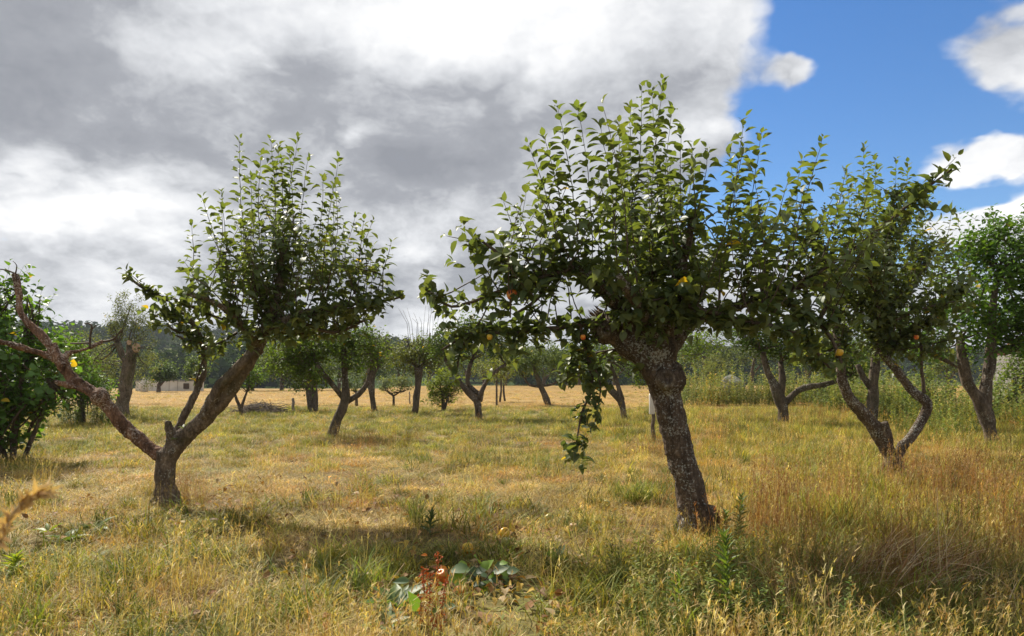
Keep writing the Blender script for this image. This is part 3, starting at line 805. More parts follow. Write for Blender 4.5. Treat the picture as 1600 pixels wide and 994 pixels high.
far_tree('apple_tree', 'slanting apple tree right of centre with trunk leaning right', 'tree', 13.0,
         [[(516, 686, 0, 8), (522, 668, 0, 7.5), (534, 640, 0, 7.5), (540, 618, 0, 6.5), (539, 590, 0, 5), (538, 560, 0, 4.5), (536, 530, 0, 3)], [(536, 622, 0, 4.5), (515, 596, 0, 4), (497, 572, 0, 3.5), (488, 550, .1, 3)],
          [(538, 630, 0, 4.5), (560, 617, .1, 4.5), (573, 600, .2, 4), (580, 575, .3, 3.5), (585, 550, .3, 3)]],
         [(480, 545, 70, 28), (540, 535, 50, 26), (560, 560, 40, 22), (455, 575, 35, 20), (490, 600, 28, 14)], .085, 330, c0=(.058, .10, .02)).__setitem__('label', 'small apple tree left of centre, trunk slanting up to the right')
far_tree('apple_tree', 'mid-distance apple tree with wide V fork, centre of picture', 'tree', 18.6,
         [[(748, 660, 0, 6), (747, 640, 0, 5.5), (744, 625, 0, 6), (720, 600, 0, 4.5), (708, 580, 0, 4), (695, 560, 0, 3)], [(746, 626, 0, 4.5), (756, 605, 0, 3.5), (768, 585, 0, 3), (790, 570, 0, 2.5)], [(752, 618, .1, 4), (733, 602, .1, 3.5), (731, 585, .1, 3.2), (738, 562, .1, 3)]],
         [(740, 540, 75, 26), (700, 550, 40, 22), (790, 550, 40, 20), (740, 520, 45, 16)], .10, 260, c0=(.045, .08, .018), per=8)
far_tree('apple_tree', 'apple tree seen just left of the leaning trunk', 'tree', 18.2,
         [[(977, 660, 0, 5.5), (973, 640, 0, 5), (970, 625, 0, 6), (955, 610, 0, 5), (940, 592, 0, 4), (925, 577, 0, 3)], [(972, 625, 0, 4.5), (965, 600, 0, 3.5), (955, 575, 0, 3), (950, 560, 0, 2)], [(958, 585, 0, 1.8), (945, 586, 0, 1.4), (935, 586, 0, 1)]],
         [(975, 570, 35, 22), (940, 555, 30, 18), (1000, 590, 22, 26), (1085, 545, 40, 22), (1040, 555, 25, 20)], .09, 190, c0=(.07, .12, .02), per=7)
far_tree('apple_tree', 'far apple tree leaning left between V fork and hanging branch', 'tree', 28.5,
         [[(857, 634, 0, 5), (850, 615, 0, 5), (844, 602, 0, 4.5), (838, 585, 0, 3), (832, 570, 0, 2)], [(845, 604, 0, 2.4), (828, 602, 0, 2), (820, 592, 0, 1.5)], [(846, 603, 0, 2.4), (865, 600, 0, 2), (880, 588, 0, 1.4)]],
         [(840, 565, 48, 24), (870, 575, 24, 18), (815, 578, 20, 14)], .12, 220, c0=(.062, .095, .03), per=8)
far_tree('apple_tree', 'straight-trunked apple tree with twiggy bare top shoots', 'tree', 21.5,
         [[(648, 648, 0, 5.5), (651, 620, 0, 5), (653, 595, 0, 5.5), (655, 575, 0, 7)], [(654, 580, 0, 3), (640, 555, 0, 2.4), (636, 530, 0, 1.2)], [(655, 580, 0, 3), (668, 552, 0, 2), (672, 520, 0, 1.2)]],
         [(655, 560, 42, 22), (630, 565, 25, 16), (680, 560, 25, 18)], .10, 170, c0=(.085, .11, .03), per=7,
         extra=lambda rt, b: link(bpy.data.objects.new('bare_shoots', (lambda t: ([t.add([P(640 + k * 3.4, 545, 21.5), P(636 + k * 4.4 + random.uniform(-4, 4), 505, 21.5), P(628 + k * 5.4 + random.uniform(-6, 6), 470 + random.uniform(0, 30), 21.5)], [.008, .006, .003], 4) for k in range(13)], t.build('bare_shoots', M_twig))[1])(Tubes())), rt, b))
far_tree('apple_tree', 'ivy-wrapped grey trunk standing behind the slanting small tree', 'tree', 22.5,
         [[(586, 646, 0, 5), (582, 620, 0, 4.5), (580, 595, 0, 5.5), (581, 570, 0, 9), (583, 545, 0, 8), (584, 530, 0, 6)], [(584, 580, 0, 4), (600, 560, 0, 2.5), (612, 545, 0, 1.5)]],
         [(584, 545, 14, 24), (602, 560, 28, 22), (570, 560, 22, 18), (598, 540, 16, 16)], .095, 90, c0=(.06, .085, .024), per=8)
far_tree('apple_tree', 'twin-stemmed thick dark trunk behind the slanting small tree', 'tree', 22.8,
         [[(489, 645, 0, 8), (485, 625, 0, 6), (482, 600, 0, 5), (478, 575, 0, 4)], [(491, 645, 0, 6), (492, 620, 0, 5), (490, 590, 0, 4)]],
         [(475, 572, 45, 24), (440, 570, 40, 26), (470, 605, 22, 12)], .10, 230, c0=(.055, .085, .02), per=8)
far_tree('apple_tree', 'little forked apple tree beside the brushwood pile', 'tree', 20.6,
         [[(377, 652, 0, 3.4), (376, 640, 0, 3), (370, 625, 0, 2.4), (366, 612, 0, 1.6)], [(376, 640, 0, 2.6), (382, 622, 0, 2.2), (386, 612, 0, 1.4)]],
         [(382, 597, 26, 18), (398, 590, 16, 12), (372, 590, 14, 10)], .095, 70, c0=(.065, .12, .02), per=8)
far_tree('apple_tree', 'tiny round-topped apple tree on thin stem before the mown field', 'tree', 27,
         [[(615, 637, 0, 2.2), (615, 625, 0, 2), (614, 618, 0, 2), (606, 612, 0, 1.4)], [(614, 619, 0, 1.4), (624, 613, 0, 1.1)]],
         [(616, 605, 22, 11), (600, 607, 12, 7), (632, 606, 12, 8)], .10, 60, c0=(.075, .10, .045), per=8)
far_tree('apple_tree', 'tiny dark apple tree just behind the slanting trunk fork', 'tree', 27.5,
         [[(557, 636, 0, 2.6), (557, 622, 0, 2.4), (556, 612, 0, 2)]], [(556, 602, 22, 14)], .10, 45, c0=(.045, .07, .02), per=8)
far_tree('apple_tree', 'apple tree with low arm to the right, beside the tall weeds', 'tree', 16.5,
         [[(1224, 664, 0, 9), (1223, 640, 0, 8.5), (1217, 618, 0, 9), (1206, 595, 0, 6), (1196, 570, 0, 5), (1192, 545, 0, 4)], [(1219, 618, 0, 6), (1222, 590, 0, 5), (1220, 565, .1, 4)], [(1226, 630, 0, 5.5), (1238, 618, 0, 5), (1256, 606, 0, 5), (1278, 603, 0, 4.5), (1300, 598, 0, 4), (1330, 585, 0, 3)]],
         [(1205, 535, 60, 30), (1240, 545, 45, 26), (1165, 530, 40, 24), (1290, 560, 45, 26), (1330, 575, 30, 22)], .095, 360, c0=(.05, .09, .02), per=8)
far_tree('apple_tree', 'upright grey trunk glimpsed through the elbow-bent tree', 'tree', 15.0,
         [[(1362, 668, 0, 8.5), (1363, 640, 0, 8), (1365, 600, 0, 8), (1368, 560, 0, 7.5), (1372, 520, 0, 6)], [(1364, 610, 0, 5), (1350, 590, 0, 5), (1340, 570, 0, 4)]],
         [(1380, 510, 60, 30), (1345, 530, 40, 26), (1430, 545, 46, 30)], .09, 190, c0=(.055, .10, .02), per=8)
for px, py, tx, ty, Y, lab in ((776, 635, 776, 590, 27.5, 'thin straight sapling trunk behind the V fork'), (789, 627, 787, 596, 33, 'farther thin sapling left of a twin stem'), (752, 629, 755, 590, 32, 'thicker sapling stem hidden by the V fork'), (781, 629, 783, 592, 32.0, 'pale sapling between two thin stems')):
    far_tree('apple_tree', lab, 'tree', Y, [[(px, py, 0, 1.9), (tx, (py + ty) / 2, 0, 1.7), (tx, ty, 0, 1.3)]], [(tx, ty - 12, 22, 20)], .11, 40, c0=(.085, .11, .026), per=7)

def cut_faces(rt, b):
    Y = 20.0
    for px, py, r, axp in ((213, 543, 5.6, (.55, -.75, .35)), (201.5, 535, 3.2, (.25, -.9, .3))):
        bm = bmesh.new(); n = 20
        prof = [(1.0, -.25), (1.02, 0), (.93, .02), (.5, .012), (.0, .02)]
        rings = [[bm.verts.new((math.cos(6.2832 * k / n) * q * r / F * Y * (1 + .05 * math.sin(3 * 6.28 * k / n)), math.sin(6.2832 * k / n) * q * r / F * Y * 1.25, h * .3)) for k in range(n)] for q, h in prof[:-1]]
        for a, c in zip(rings, rings[1:]):
            for k in range(n): bm.faces.new((a[k], a[(k + 1) % n], c[(k + 1) % n], c[k]))
        bm.faces.new(rings[-1])
        me = bpy.data.meshes.new('cut_face'); bm.to_mesh(me); bm.free(); me.materials.append(M_cut)
        o = bpy.data.objects.new('cut_face', me)
        o.matrix_basis = Matrix.Translation(P(px, py, Y - .15)) @ Vector(axp).to_track_quat('Z', 'Y').to_matrix().to_4x4()
        link(o, rt, b)
far_tree('pollarded_tree', 'pollarded tree with pale sawn stubs behind the bare limb', 'tree', 20.0,
         [[(188, 650, 0, 12), (190, 640, 0, 10), (195, 611, 0, 10.5), (199, 581, 0, 10), (203, 560, 0, 9), (211, 545, -.1, 6)], [(200, 566, 0, 7), (191, 554, 0, 5), (184, 535, -.1, 4.4)], [(202, 560, 0, 5), (201, 537, -.1, 3.4)]],
         [(195, 500, 26, 34), (215, 520, 24, 26), (180, 520, 14, 20), (232, 560, 22, 22), (160, 575, 18, 20)], .085, 190, per=9, c0=(.075, .10, .04), wid=.6, bark=M_bark2, group=None, extra=cut_faces)

far_tree('bush', 'round yellow-green bush with dark foot left of the V fork', 'bush', 23.5, [[(692, 644, 0, 3), (693, 630, 0, 3), (690, 610, 0, 2)], [(694, 642, 0, 2), (700, 620, 0, 1.6)]],
         [(693, 605, 26, 20), (688, 622, 22, 16), (705, 615, 18, 16)], .10, 150, c0=(.10, .14, .022), per=9, group=None)
far_tree('hazel_bush', 'big dark green leafy bush filling the left picture edge', 'bush', 9.2,
         [[(20, 722, 0, 5), (25, 650, 0, 4), (40, 560, 0, 3)], [(8, 722, 0, 5), (-10, 640, 0, 4), (-20, 540, 0, 3)], [(35, 722, 0, 4), (60, 660, 0, 3), (80, 600, 0, 2)]],
         [(-10, 590, 70, 85), (20, 650, 45, 60), (50, 560, 45, 40), (5, 500, 45, 35), (-50, 640, 60, 80), (45, 500, 18, 18), (78, 590, 26, 22), (70, 640, 24, 26), (-5, 690, 55, 26), (52, 465, 12, 10), (15, 455, 20, 16), (98, 620, 12, 14)], .10, 640, c0=(.052, .112, .02), per=7, wid=1.35, group=None, hi=True, mat=M_weed, depth=1.3)
far_tree('shrub', 'bushy green shrub between the left edge bush and sawn trunk', 'shrub', 16.0, [[(130, 660, 0, 4), (128, 630, 0, 3), (125, 590, 0, 2)]],
         [(120, 615, 42, 36), (85, 590, 30, 30), (150, 635, 22, 22), (100, 560, 35, 25)], .10, 300, c0=(.06, .12, .018), per=8, group=None)
far_tree('willow', 'soft grey-green tree behind the bare limb', 'tree', 30.0, [[(130, 625, 0, 5), (132, 590, 0, 4), (136, 560, 0, 3)]],
         [(135, 570, 50, 38), (170, 590, 38, 24), (100, 580, 40, 36), (225, 585, 24, 26)], .13, 330, c0=(.075, .10, .04), per=8, group=None, wid=.7)

for bx, by, Y, bl, c, lab in ((1455, 650, 19.5, [(1455, 615, 34, 26), (1430, 630, 22, 16)], (.08, .115, .03), 'low bramble bush between the elbow-bent and rightmost trees'), (1590, 655, 17.5, [(1590, 610, 40, 36), (1560, 635, 24, 20), (1615, 580, 30, 22), (1598, 574, 34, 24)], (.07, .11, .025), 'bramble bush right of the rightmost trunk'),
                              (1290, 640, 26, [(1290, 615, 34, 20), (1320, 625, 22, 14)], (.07, .10, .028), 'low green bush under the long low arm'), (1110, 618, 34.5, [(1110, 582, 30, 22)], (.085, .11, .04), 'grey-green bush rising behind the tall weeds')):
    far_tree('bush', lab, 'bush', Y, [[(bx, by, 0, 2.4), (bx + 2, by - 20, 0, 1.8), (bx - 3, by - 36, 0, 1.2)]], bl, .10, 150, c0=c, per=8, group='bushes along the right side')
# saplings, trees and hedges round the field edge
i = 0
edge = [(248, 614, 255, 588, 20, 13, 56, (.045, .08, .02), 'small round tree standing before the white wall'), (308, 612, 306, 582, 17, 17, 58, (.05, .085, .02), 'rounded tree at the right end of the white wall'),
        (100, 612, 90, 570, 55, 35, 62, (.04, .06, .02), 'broad tree behind the left shrub'), (395, 612, 405, 570, 40, 30, 62, (.045, .085, .022), 'broad green tree at the field edge left of centre'),
        (440, 612, 440, 578, 30, 28, 64, (.03, .055, .02), 'dark rounded tree behind the twin-stemmed trunk'), (480, 611, 482, 570, 38, 34, 66, (.04, .07, .022), 'tall dark tree behind the slanting small tree'),
        (530, 611, 530, 575, 34, 30, 66, (.05, .085, .024), 'mid green tree at the field edge behind the slanting fork'), (570, 611, 575, 578, 32, 28, 64, (.032, .06, .022), 'dark bushy tree behind the ivy trunk'),
        (625, 610, 620, 576, 36, 30, 66, (.05, .085, .03), 'grey-green field tree left of the straight trunk'), (670, 610, 672, 572, 34, 32, 68, (.035, .06, .022), 'dark field tree behind the twiggy top'),
        (730, 607, 725, 575, 36, 26, 72, (.06, .095, .034), 'pale field tree behind the V fork'), (790, 606, 795, 575, 36, 24, 72, (.045, .07, .026), 'field tree behind the saplings'),
        (850, 606, 850, 575, 40, 26, 74, (.05, .08, .03), 'field tree behind the left-leaning far tree'), (905, 606, 905, 572, 36, 28, 74, (.05, .085, .028), 'field tree behind the hanging branch'),
        (960, 606, 965, 570, 40, 30, 74, (.055, .09, .028), 'field tree left of the leaning trunk'), (1020, 607, 1030, 560, 44, 36, 64, (.055, .09, .024), 'field tree hidden behind the leaning trunk'),
        (1100, 612, 1100, 555, 50, 34, 52, (.06, .09, .03), 'light green tree behind the tall weeds'), (1175, 612, 1180, 556, 46, 32, 54, (.055, .08, .03), 'grey-green tree above the tall weeds'),
        (1260, 612, 1260, 560, 50, 34, 50, (.045, .075, .024), 'shady tree behind the low-armed apple tree'), (1330, 615, 1335, 565, 46, 34, 46, (.05, .09, .024), 'tree behind the elbow-bent apple tree'),
        (1480, 618, 1480, 575, 40, 22, 40, (.07, .10, .03), 'low tree behind the right forked trunk'), (1590, 620, 1595, 590, 50, 28, 36, (.06, .09, .03), 'bramble-like tree at the right picture edge')]
for (bx, by, cx, cy, rx, ry, Y, c, lab) in edge:
    far_tree('field_tree', lab, 'tree', Y, [[(bx, by + 3, 0, 3.2), (bx, (by + cy) / 2, 0, 2.6), (cx, cy, 0, 1.6)], [(bx, (by + cy) / 2 + 4, 0, 1.8), (cx + rx * .4, cy, 0, 1)]],
             [(cx, cy, rx * .8, ry * .8), (cx - rx * .55, cy + ry * .2, rx * .5, ry * .65), (cx + rx * .55, cy + ry * .15, rx * .5, ry * .65), (cx + random.uniform(-.3, .3) * rx, cy - ry * .55, rx * .5, ry * .5)],
             .24 if Y > 45 else .16, 270, per=6, c0=c, group='trees round the edge of the field')

# ---------------------------------------------------------------- grass clumps (sources kept out of the scene, scattered as one mass)
rg = random.Random(77)
def blade_mesh(name, blades, mat, segs=3):
    """blades: (origin, azimuth, length, bend, width, colour, lean)"""
    V, T, C = [], [], []
    for (o, az, ln, bend, wd, c, lean) in blades:
        d = Vector((math.cos(az), math.sin(az), 0)); s = Vector((-d.y, d.x, 0))
        tw = rg.uniform(-.6, .6); s = (s * math.cos(tw) + d * math.sin(tw))
        p = Vector(o); ang = lean; b0 = len(V)
        for k in range(segs + 1):
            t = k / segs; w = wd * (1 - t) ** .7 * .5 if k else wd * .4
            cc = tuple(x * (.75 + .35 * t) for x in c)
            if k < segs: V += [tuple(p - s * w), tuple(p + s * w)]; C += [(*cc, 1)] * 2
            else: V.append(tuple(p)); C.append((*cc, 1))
            p = p + (Vector((0, 0, 1)) * math.cos(ang) + d * math.sin(ang)) * ln / segs
            ang += bend / segs
        for k in range(segs - 1):
            a = b0 + 2 * k
            T += [(a, a + 1, a + 3), (a, a + 3, a + 2)]
        a = b0 + 2 * (segs - 1); T.append((a, a + 1, a + 2))
    return mesh_np(name, V, T, mat, C)
def jit(c, v=.2):
    k = 1 + rg.uniform(-v, v)
    return (c[0] * k, c[1] * k * (1 + rg.uniform(-.06, .06)), c[2] * k)
def ro(r):
    a = rg.uniform(0, 6.283); q = r * math.sqrt(rg.random())
    return (math.cos(a) * q, math.sin(a) * q, -.01)
def tuft(n, r, l0, l1, w, bend, lean, cols):
    return [(ro(r), rg.uniform(0, 6.283), rg.uniform(l0, l1), rg.uniform(*bend), w * rg.uniform(.7, 1.3), jit(rg.choice(cols)), rg.uniform(*lean)) for _ in range(n)]
def stalks(n, r, l0, l1, w, cols, head, bend=(-.1, .7)):
    out_ = []
    for _ in range(n):
        o = ro(r); az = rg.uniform(0, 6.283); ln = rg.uniform(l0, l1); be = rg.uniform(*bend); le = rg.uniform(0, .28); c = jit(rg.choice(cols))
        out_.append((o, az, ln, be, w, c, le))
        # seed head: little spikelets near the tip
        d = Vector((math.cos(az), math.sin(az), 0)); p = Vector(o); ang = le
        for k in range(3):
            p = p + (Vector((0, 0, 1)) * math.cos(ang) + d * math.sin(ang)) * ln / 3; ang += be / 3
        ax = unit(p - Vector(o))
        for k in range(head):
            q = p - ax * rg.uniform(0, ln * .3)
            out_.append((tuple(q), rg.uniform(0, 6.283), rg.uniform(.012, .035), rg.uniform(0, .8), w * 1.5, jit(c, .25), rg.uniform(.2, 1.2)))
    return out_
W1 = (1, 1, 1)
DRY = [(.52, .42, .19), (.45, .345, .14), (.60, .50, .27), (.38, .27, .11), (.40, .36, .13)]
GRN = [(.15, .20, .04), (.19, .235, .045), (.11, .155, .032), (.27, .27, .07)]
RUST = [(.32, .17, .075), (.25, .12, .05), (.40, .25, .12)]
def clump_set(name, lst):
    c = bpy.data.collections.new(name)
    for k, bl in enumerate(lst):
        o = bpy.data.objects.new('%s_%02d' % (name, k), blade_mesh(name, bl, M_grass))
        c.objects.link(o)
    return c
# 0-3 short dry, 4-5 flattened straw, 6-8 dry seeding stalks
C_dry = clump_set('dry_clump',
    [tuft(30, .11, .05, .13, .0042, (.5, 2.0), (.1, 1.1), DRY) for _ in range(4)] +
    [tuft(26, .13, .10, .24, .0036, (-.3, .5), (1.1, 1.62), DRY) for _ in range(2)] +
    [tuft(14, .08, .08, .2, .0036, (.3, 1.5), (0, .6), DRY) + stalks(7, .09, .18, .36, .0026, DRY, 9) for _ in range(3)])
C_green = clump_set('green_clump',
    [tuft(30, .08, .07, .20, .0055, (.4, 1.9), (0, .7), GRN) for _ in range(3)] +
    [tuft(24, .07, .14, .34, .0065, (.5, 2.0), (0, .5), GRN) for _ in range(2)] +
    [tuft(20, .09, .04, .09, .014, (.2, 1.0), (.5, 1.3), GRN) for _ in range(2)])
C_rust = clump_set('rust_clump', [tuft(8, .06, .1, .22, .004, (.2, 1.2), (0, .5), RUST) + stalks(12, .08, .3, .62, .003, RUST, 14, (-.1, .35)) for _ in range(3)])
def flower_mesh(name, n, hh):
    bl, V = [], None
    for _ in range(n):
        o = ro(.12); h = rg.uniform(*hh)
        bl.append((o, rg.uniform(0, 6.28), h, rg.uniform(-.1, .3), .0028, (.16, .17, .05), rg.uniform(0, .15)))
        for k in range(9):
            bl.append(((o[0] + 0, o[1], o[2] + h * .97), k * .7, .009, .2, .007, (.75, .50, .02), 1.0))
    return bl
C_flower = clump_set('flower_clump', [flower_mesh('f', 3, (.16, .30)) for _ in range(3)])
def weed_blades(n, h0, h1, cols):
    bl = []
    for _ in range(n):
        o = ro(.2); h = rg.uniform(h0, h1); az = rg.uniform(0, 6.28); le = rg.uniform(0, .3)
        bl.append((o, az, h, .08, .010, jit((.14, .17, .05)), le))
        ax = Vector((math.cos(az) * math.sin(le), math.sin(az) * math.sin(le), math.cos(le)))
        for k in range(30):
            t = .12 + .88 * k / 30
            bl.append((tuple(Vector(o) + ax * h * t), k * 2.4, rg.uniform(.08, .17) * (1.2 - .6 * t), rg.uniform(.3, 1.4), rg.uniform(.025, .05), jit(rg.choice(cols), .35), rg.uniform(.7, 1.5)))
    return bl
C_weed = clump_set('weed_clump', [weed_blades(3, .35, 1.25, [(.10, .17, .035), (.15, .20, .045), (.19, .22, .06)]) for _ in range(3)])

def scatter(name, pts, coll, label, cat):
    """pts: (x, y, index, rotation z, tilt, scale, heightscale, tint)"""
    me = bpy.data.meshes.new(name)
    n = len(pts)
    me.vertices.add(n)
    me.vertices.foreach_set('co', np.array([(p[0], p[1], gh(p[0], p[1])) for p in pts], dtype=np.float32).ravel())
    def at(nm, ty, key, arr):
        a = me.attributes.new(nm, ty, 'POINT'); a.data.foreach_set(key, arr)
    at('idx', 'INT', 'value', np.array([p[2] for p in pts], dtype=np.int32))
    at('rot', 'FLOAT_VECTOR', 'vector', np.array([(p[4] * math.cos(p[3]), p[4] * math.sin(p[3]), p[3]) for p in pts], dtype=np.float32).ravel())
    at('scl', 'FLOAT_VECTOR', 'vector', np.array([(p[5], p[5], p[5] * p[6]) for p in pts], dtype=np.float32).ravel())
    at('tint', 'FLOAT_COLOR', 'color', np.array([(*p[7], 1) for p in pts], dtype=np.float32).ravel())
    o = bpy.data.objects.new(name, me)
    me.materials.append(M_grass)
    link(tag(o, label, cat, None, 'stuff'))
    nt = bpy.data.node_groups.new(name + '_nodes', 'GeometryNodeTree')
    nt.interface.new_socket('Geometry', in_out='INPUT', socket_type='NodeSocketGeometry')
    nt.interface.new_socket('Geometry', in_out='OUTPUT', socket_type='NodeSocketGeometry')
    N, L = nt.nodes, nt.links
    gi, go = N.new('NodeGroupInput'), N.new('NodeGroupOutput')
    ci = N.new('GeometryNodeCollectionInfo'); ci.inputs['Collection'].default_value = coll
    ci.inputs['Separate Children'].default_value = True; ci.inputs['Reset Children'].default_value = True
    iop = N.new('GeometryNodeInstanceOnPoints'); iop.inputs['Pick Instance'].default_value = True
    def na(nm, ty):
        q = N.new('GeometryNodeInputNamedAttribute'); q.data_type = ty; q.inputs['Name'].default_value = nm
        return q.outputs['Attribute']
    L.new(gi.outputs[0], iop.inputs['Points']); L.new(ci.outputs[0], iop.inputs['Instance'])
    L.new(na('idx', 'INT'), iop.inputs['Instance Index'])
    L.new(na('rot', 'FLOAT_VECTOR'), iop.inputs['Rotation']); L.new(na('scl', 'FLOAT_VECTOR'), iop.inputs['Scale'])
    L.new(iop.outputs[0], go.inputs[0])
    o.modifiers.new('scatter', 'NODES').node_group = nt
    return o

def zone(x, y):
    """(greenness 0..1, height factor, rustiness, density) of the turf at a spot"""
    n1 = fb(x, y, .55, 1.7); n2 = fb(x, y, 1.5, 8.3, 4); n3 = fb(x, y, .25, 21.0)
    g = .40 + .34 * n1 + .85 * n2
    h = .62 + .38 * fb(x, y, 1.1, 14.0)
    h += .10 * (1 - sm(3.2, 5.2, y))
    # fresh strip in the middle distance
    g += .32 * sm(11.5, 15, y) * (1 - sm(22, 26, y)) * (1 - .6 * sm(4, 9, x))
    # under the leaning tree and the front edge
    g += .6 * math.exp(-((x - .9) / 1.2) ** 2 - ((y - 3.7) / .75) ** 2)
    g += .35 * math.exp(-((x + .7) / 1.2) ** 2 - ((y - 3.9) / .6) ** 2)
    g += .45 * math.exp(-((x + 2.6) / .6) ** 2 - ((y - 3.9) / .5) ** 2)
    g += .4 * math.exp(-((x - 1.4) / .5) ** 2 - ((y - 3.1) / .4) ** 2)
    g -= .30 * math.exp(-((x + 1.7) / .9) ** 2 - ((y - 3.5) / .8) ** 2)
    # worn, straw-pale ground round the left tree
    w = math.exp(-((x + 2.8) / 3.0) ** 2 - ((y - 7.2) / 2.2) ** 2)
    g -= .55 * w; h -= .25 * w
    # rank dry grass on the right
    rk = sm(.8, 2.4, x) * sm(3, 4.4, y) * (1 - sm(20, 26, y))
    h += .34 * rk; g -= .08 * rk
    g += .5 * sm(5.5, 8, x - .25 * (y - 10)) * sm(9, 12, y) * (1 - sm(22, 28, y))
    # mown field
    mw = sm(24, 29, y) * (1 - .6 * sm(2, 10, x))
    g -= .7 * mw; h -= .55 * mw
    ru = max(0.0, n3 * .7 + .12 + .3 * n2 - .25 * g)
    return min(1, max(0, g)), max(.22, h), ru, 1.0

def scatter_grass():
    rnd = random.Random(2024)
    dry, green, rust, flo = [], [], [], []
    bands = [(1.6, 4.2, 300, 1.0), (4.2, 7.0, 190, 1.05), (7.0, 11, 100, 1.15), (11, 18, 52, 1.3), (18, 30, 24, 1.5), (30, 66, 6.0, 1.8)]
    for (y0, y1, dn, sc) in bands:
        xm = .80 * y1 + 1.2
        n = int((y1 - y0) * 2 * xm * dn)
        for _ in range(n):
            y = rnd.uniform(y0, y1); x = rnd.uniform(-xm, xm)
            if abs(x) > .80 * y + 1.2: continue
            g, h, ru, _d = zone(x, y)
            if math.hypot((x + .28) / .50, (y - 3.25) / .70) < 1 and rnd.random() < .80: continue
            if fb(x, y, 2.3, 33.0, 3) > .42 and rnd.random() < .8: continue
            rz = rnd.uniform(0, 6.283); ti = rnd.gauss(0, .12); s = sc * rnd.uniform(.75, 1.25)
            if y > 27: h *= .55
            r = rnd.random(); pk = math.exp(rnd.gauss(0, .22)) * (1 + .75 * fb(x, y, 3.6, 5.5, 3))
            if r < g * .9:
                k = pk * 1.02; yl = rnd.uniform(0, 1) ** 1.3 * 1.0
                tint = (k * (1 + 1.1 * yl), k * (1 + .45 * yl), k * (1 + .3 * yl))
                ix = rnd.choice((0, 1, 2, 0, 3, 4, 5, 6, 5, 6)) if y < 8 else rnd.choice((0, 1, 2))
                green.append((x, y, ix, rz, ti, s, max(.5, h), tint))
            else:
                k = pk; t = rnd.random() * (.4 + ru)
                pt = fb(x, y, .9, 40.0, 3); t = t + max(0, pt) * 1.8; k *= 1 + .35 * max(0, -pt)
                tint = (k * (1 + .05 * t), k * (1 - .26 * t), k * (1 - .45 * t)) if t < 1.4 else (k * .95, k * .68, k * .44)
                if rnd.random() < .10 + .5 * g: tint = (k * .78, k * .84, k * .5)
                tallp = .07 + .34 * sm(.8, 1.3, h)
                q = rnd.random()
                ix = rnd.choice((6, 7, 8)) if q < tallp else (rnd.choice((4, 5)) if q < tallp + .38 else rnd.choice((0, 1, 2, 3)))
                dry.append((x, y, ix, rz, ti, s, (min(1.25, h) if ix > 5 else max(.45, h) if ix < 4 else 1), tint))
            if rnd.random() < max(0, ru - .35) * .10 and y < 16 and h > .7:
                rust.append((x, y, rnd.randrange(3), rz, ti, s * rnd.uniform(.4, .75), .8, (1, 1, 1)))
            if rnd.random() < .0022 and y < 13 and y > 2.6:
                flo.append((x, y, rnd.randrange(3), rz, 0, rnd.uniform(.8, 1.2), 1, (1, 1, 1)))
    # rusty brown dead stems in drifts
    for (px, py, n, sp, sc) in ((1236, 830, 26, .16, .95), (1290, 800, 14, .3, .7), (1540, 790, 60, .7, .9), (290, 782, 26, .13, .5), (600, 690, 30, .8, .55), (1275, 660, 40, 1.2, .9), (1490, 760, 40, .6, .8), (560, 700, 26, .6, .5), (1180, 850, 10, .3, .6), (1500, 900, 26, .3, .7), (1400, 870, 12, .3, .55), (1570, 860, 26, .35, .8), (1220, 930, 12, .15, .5)):
        c = G(px, py)
        for _ in range(n):
            rust.append((c.x + rnd.gauss(0, sp), c.y + rnd.gauss(0, sp * .6), rnd.randrange(3), rnd.uniform(0, 6.28), rnd.gauss(0, .12), sc * rnd.uniform(.6, 1.1), 1, (rnd.uniform(.8, 1.2),) * 3))
    # rough tufts standing out of the sward
    for _ in range(380):
        y = 2.3 + 7 * rnd.random() ** 2.2; x = rnd.uniform(-.85, .85) * y
        if math.hypot((x + .28) / .55, (y - 3.25) / .75) < 1: continue
        if rnd.random() < .42 and fb(x, y, .8, 60.0) > -.05:
            for q in range(rnd.randint(2, 5)):
                green.append((x + rnd.gauss(0, .06), y + rnd.gauss(0, .06), rnd.choice((0, 3, 4)), rnd.uniform(0, 6.28), rnd.gauss(0, .2), rnd.uniform(.5, 1.1), .9, (rnd.uniform(.6, 1.2),) * 3))
        else:
            for q in range(rnd.randint(1, 4)):
                dry.append((x + rnd.gauss(0, .07), y + rnd.gauss(0, .07), rnd.choice((4, 5, 6, 7, 8)), rnd.uniform(0, 6.28), rnd.gauss(0, .25), rnd.uniform(.9, 1.3), 1.0, (rnd.uniform(.9, 1.5),) * 3))
    # tangle of dry stalks round each near trunk foot
    for c, n in ((LB, 34), (RB, 30), (MB, 26), (G(1550, 700), 26), (G(517, 684), 18), (G(1223, 662), 24)):
        for _ in range(n):
            a = rnd.uniform(0, 6.28); q = rnd.uniform(.16, .34)
            dry.append((c.x + math.cos(a) * q, c.y + math.sin(a) * q, rnd.choice((0, 1, 6, 7)), rnd.uniform(0, 6.28), rnd.gauss(0, .15), rnd.uniform(.7, 1.0), 1, (rnd.uniform(.8, 1.1),) * 3))
    scatter('dry_grass', dry, C_dry, 'sun-dried straw coloured grass all over the orchard', 'grass')
    scatter('green_grass', green, C_green, 'green tufts of grass growing among the dry grass', 'grass')
    scatter('brown_stems', rust, C_rust, 'rusty brown dead seeding stems standing in drifts', 'dry weeds')
    scatter('yellow_wildflowers', flo, C_flower, 'tiny yellow flowers dotted through the grass', 'wildflowers')
    weeds = []
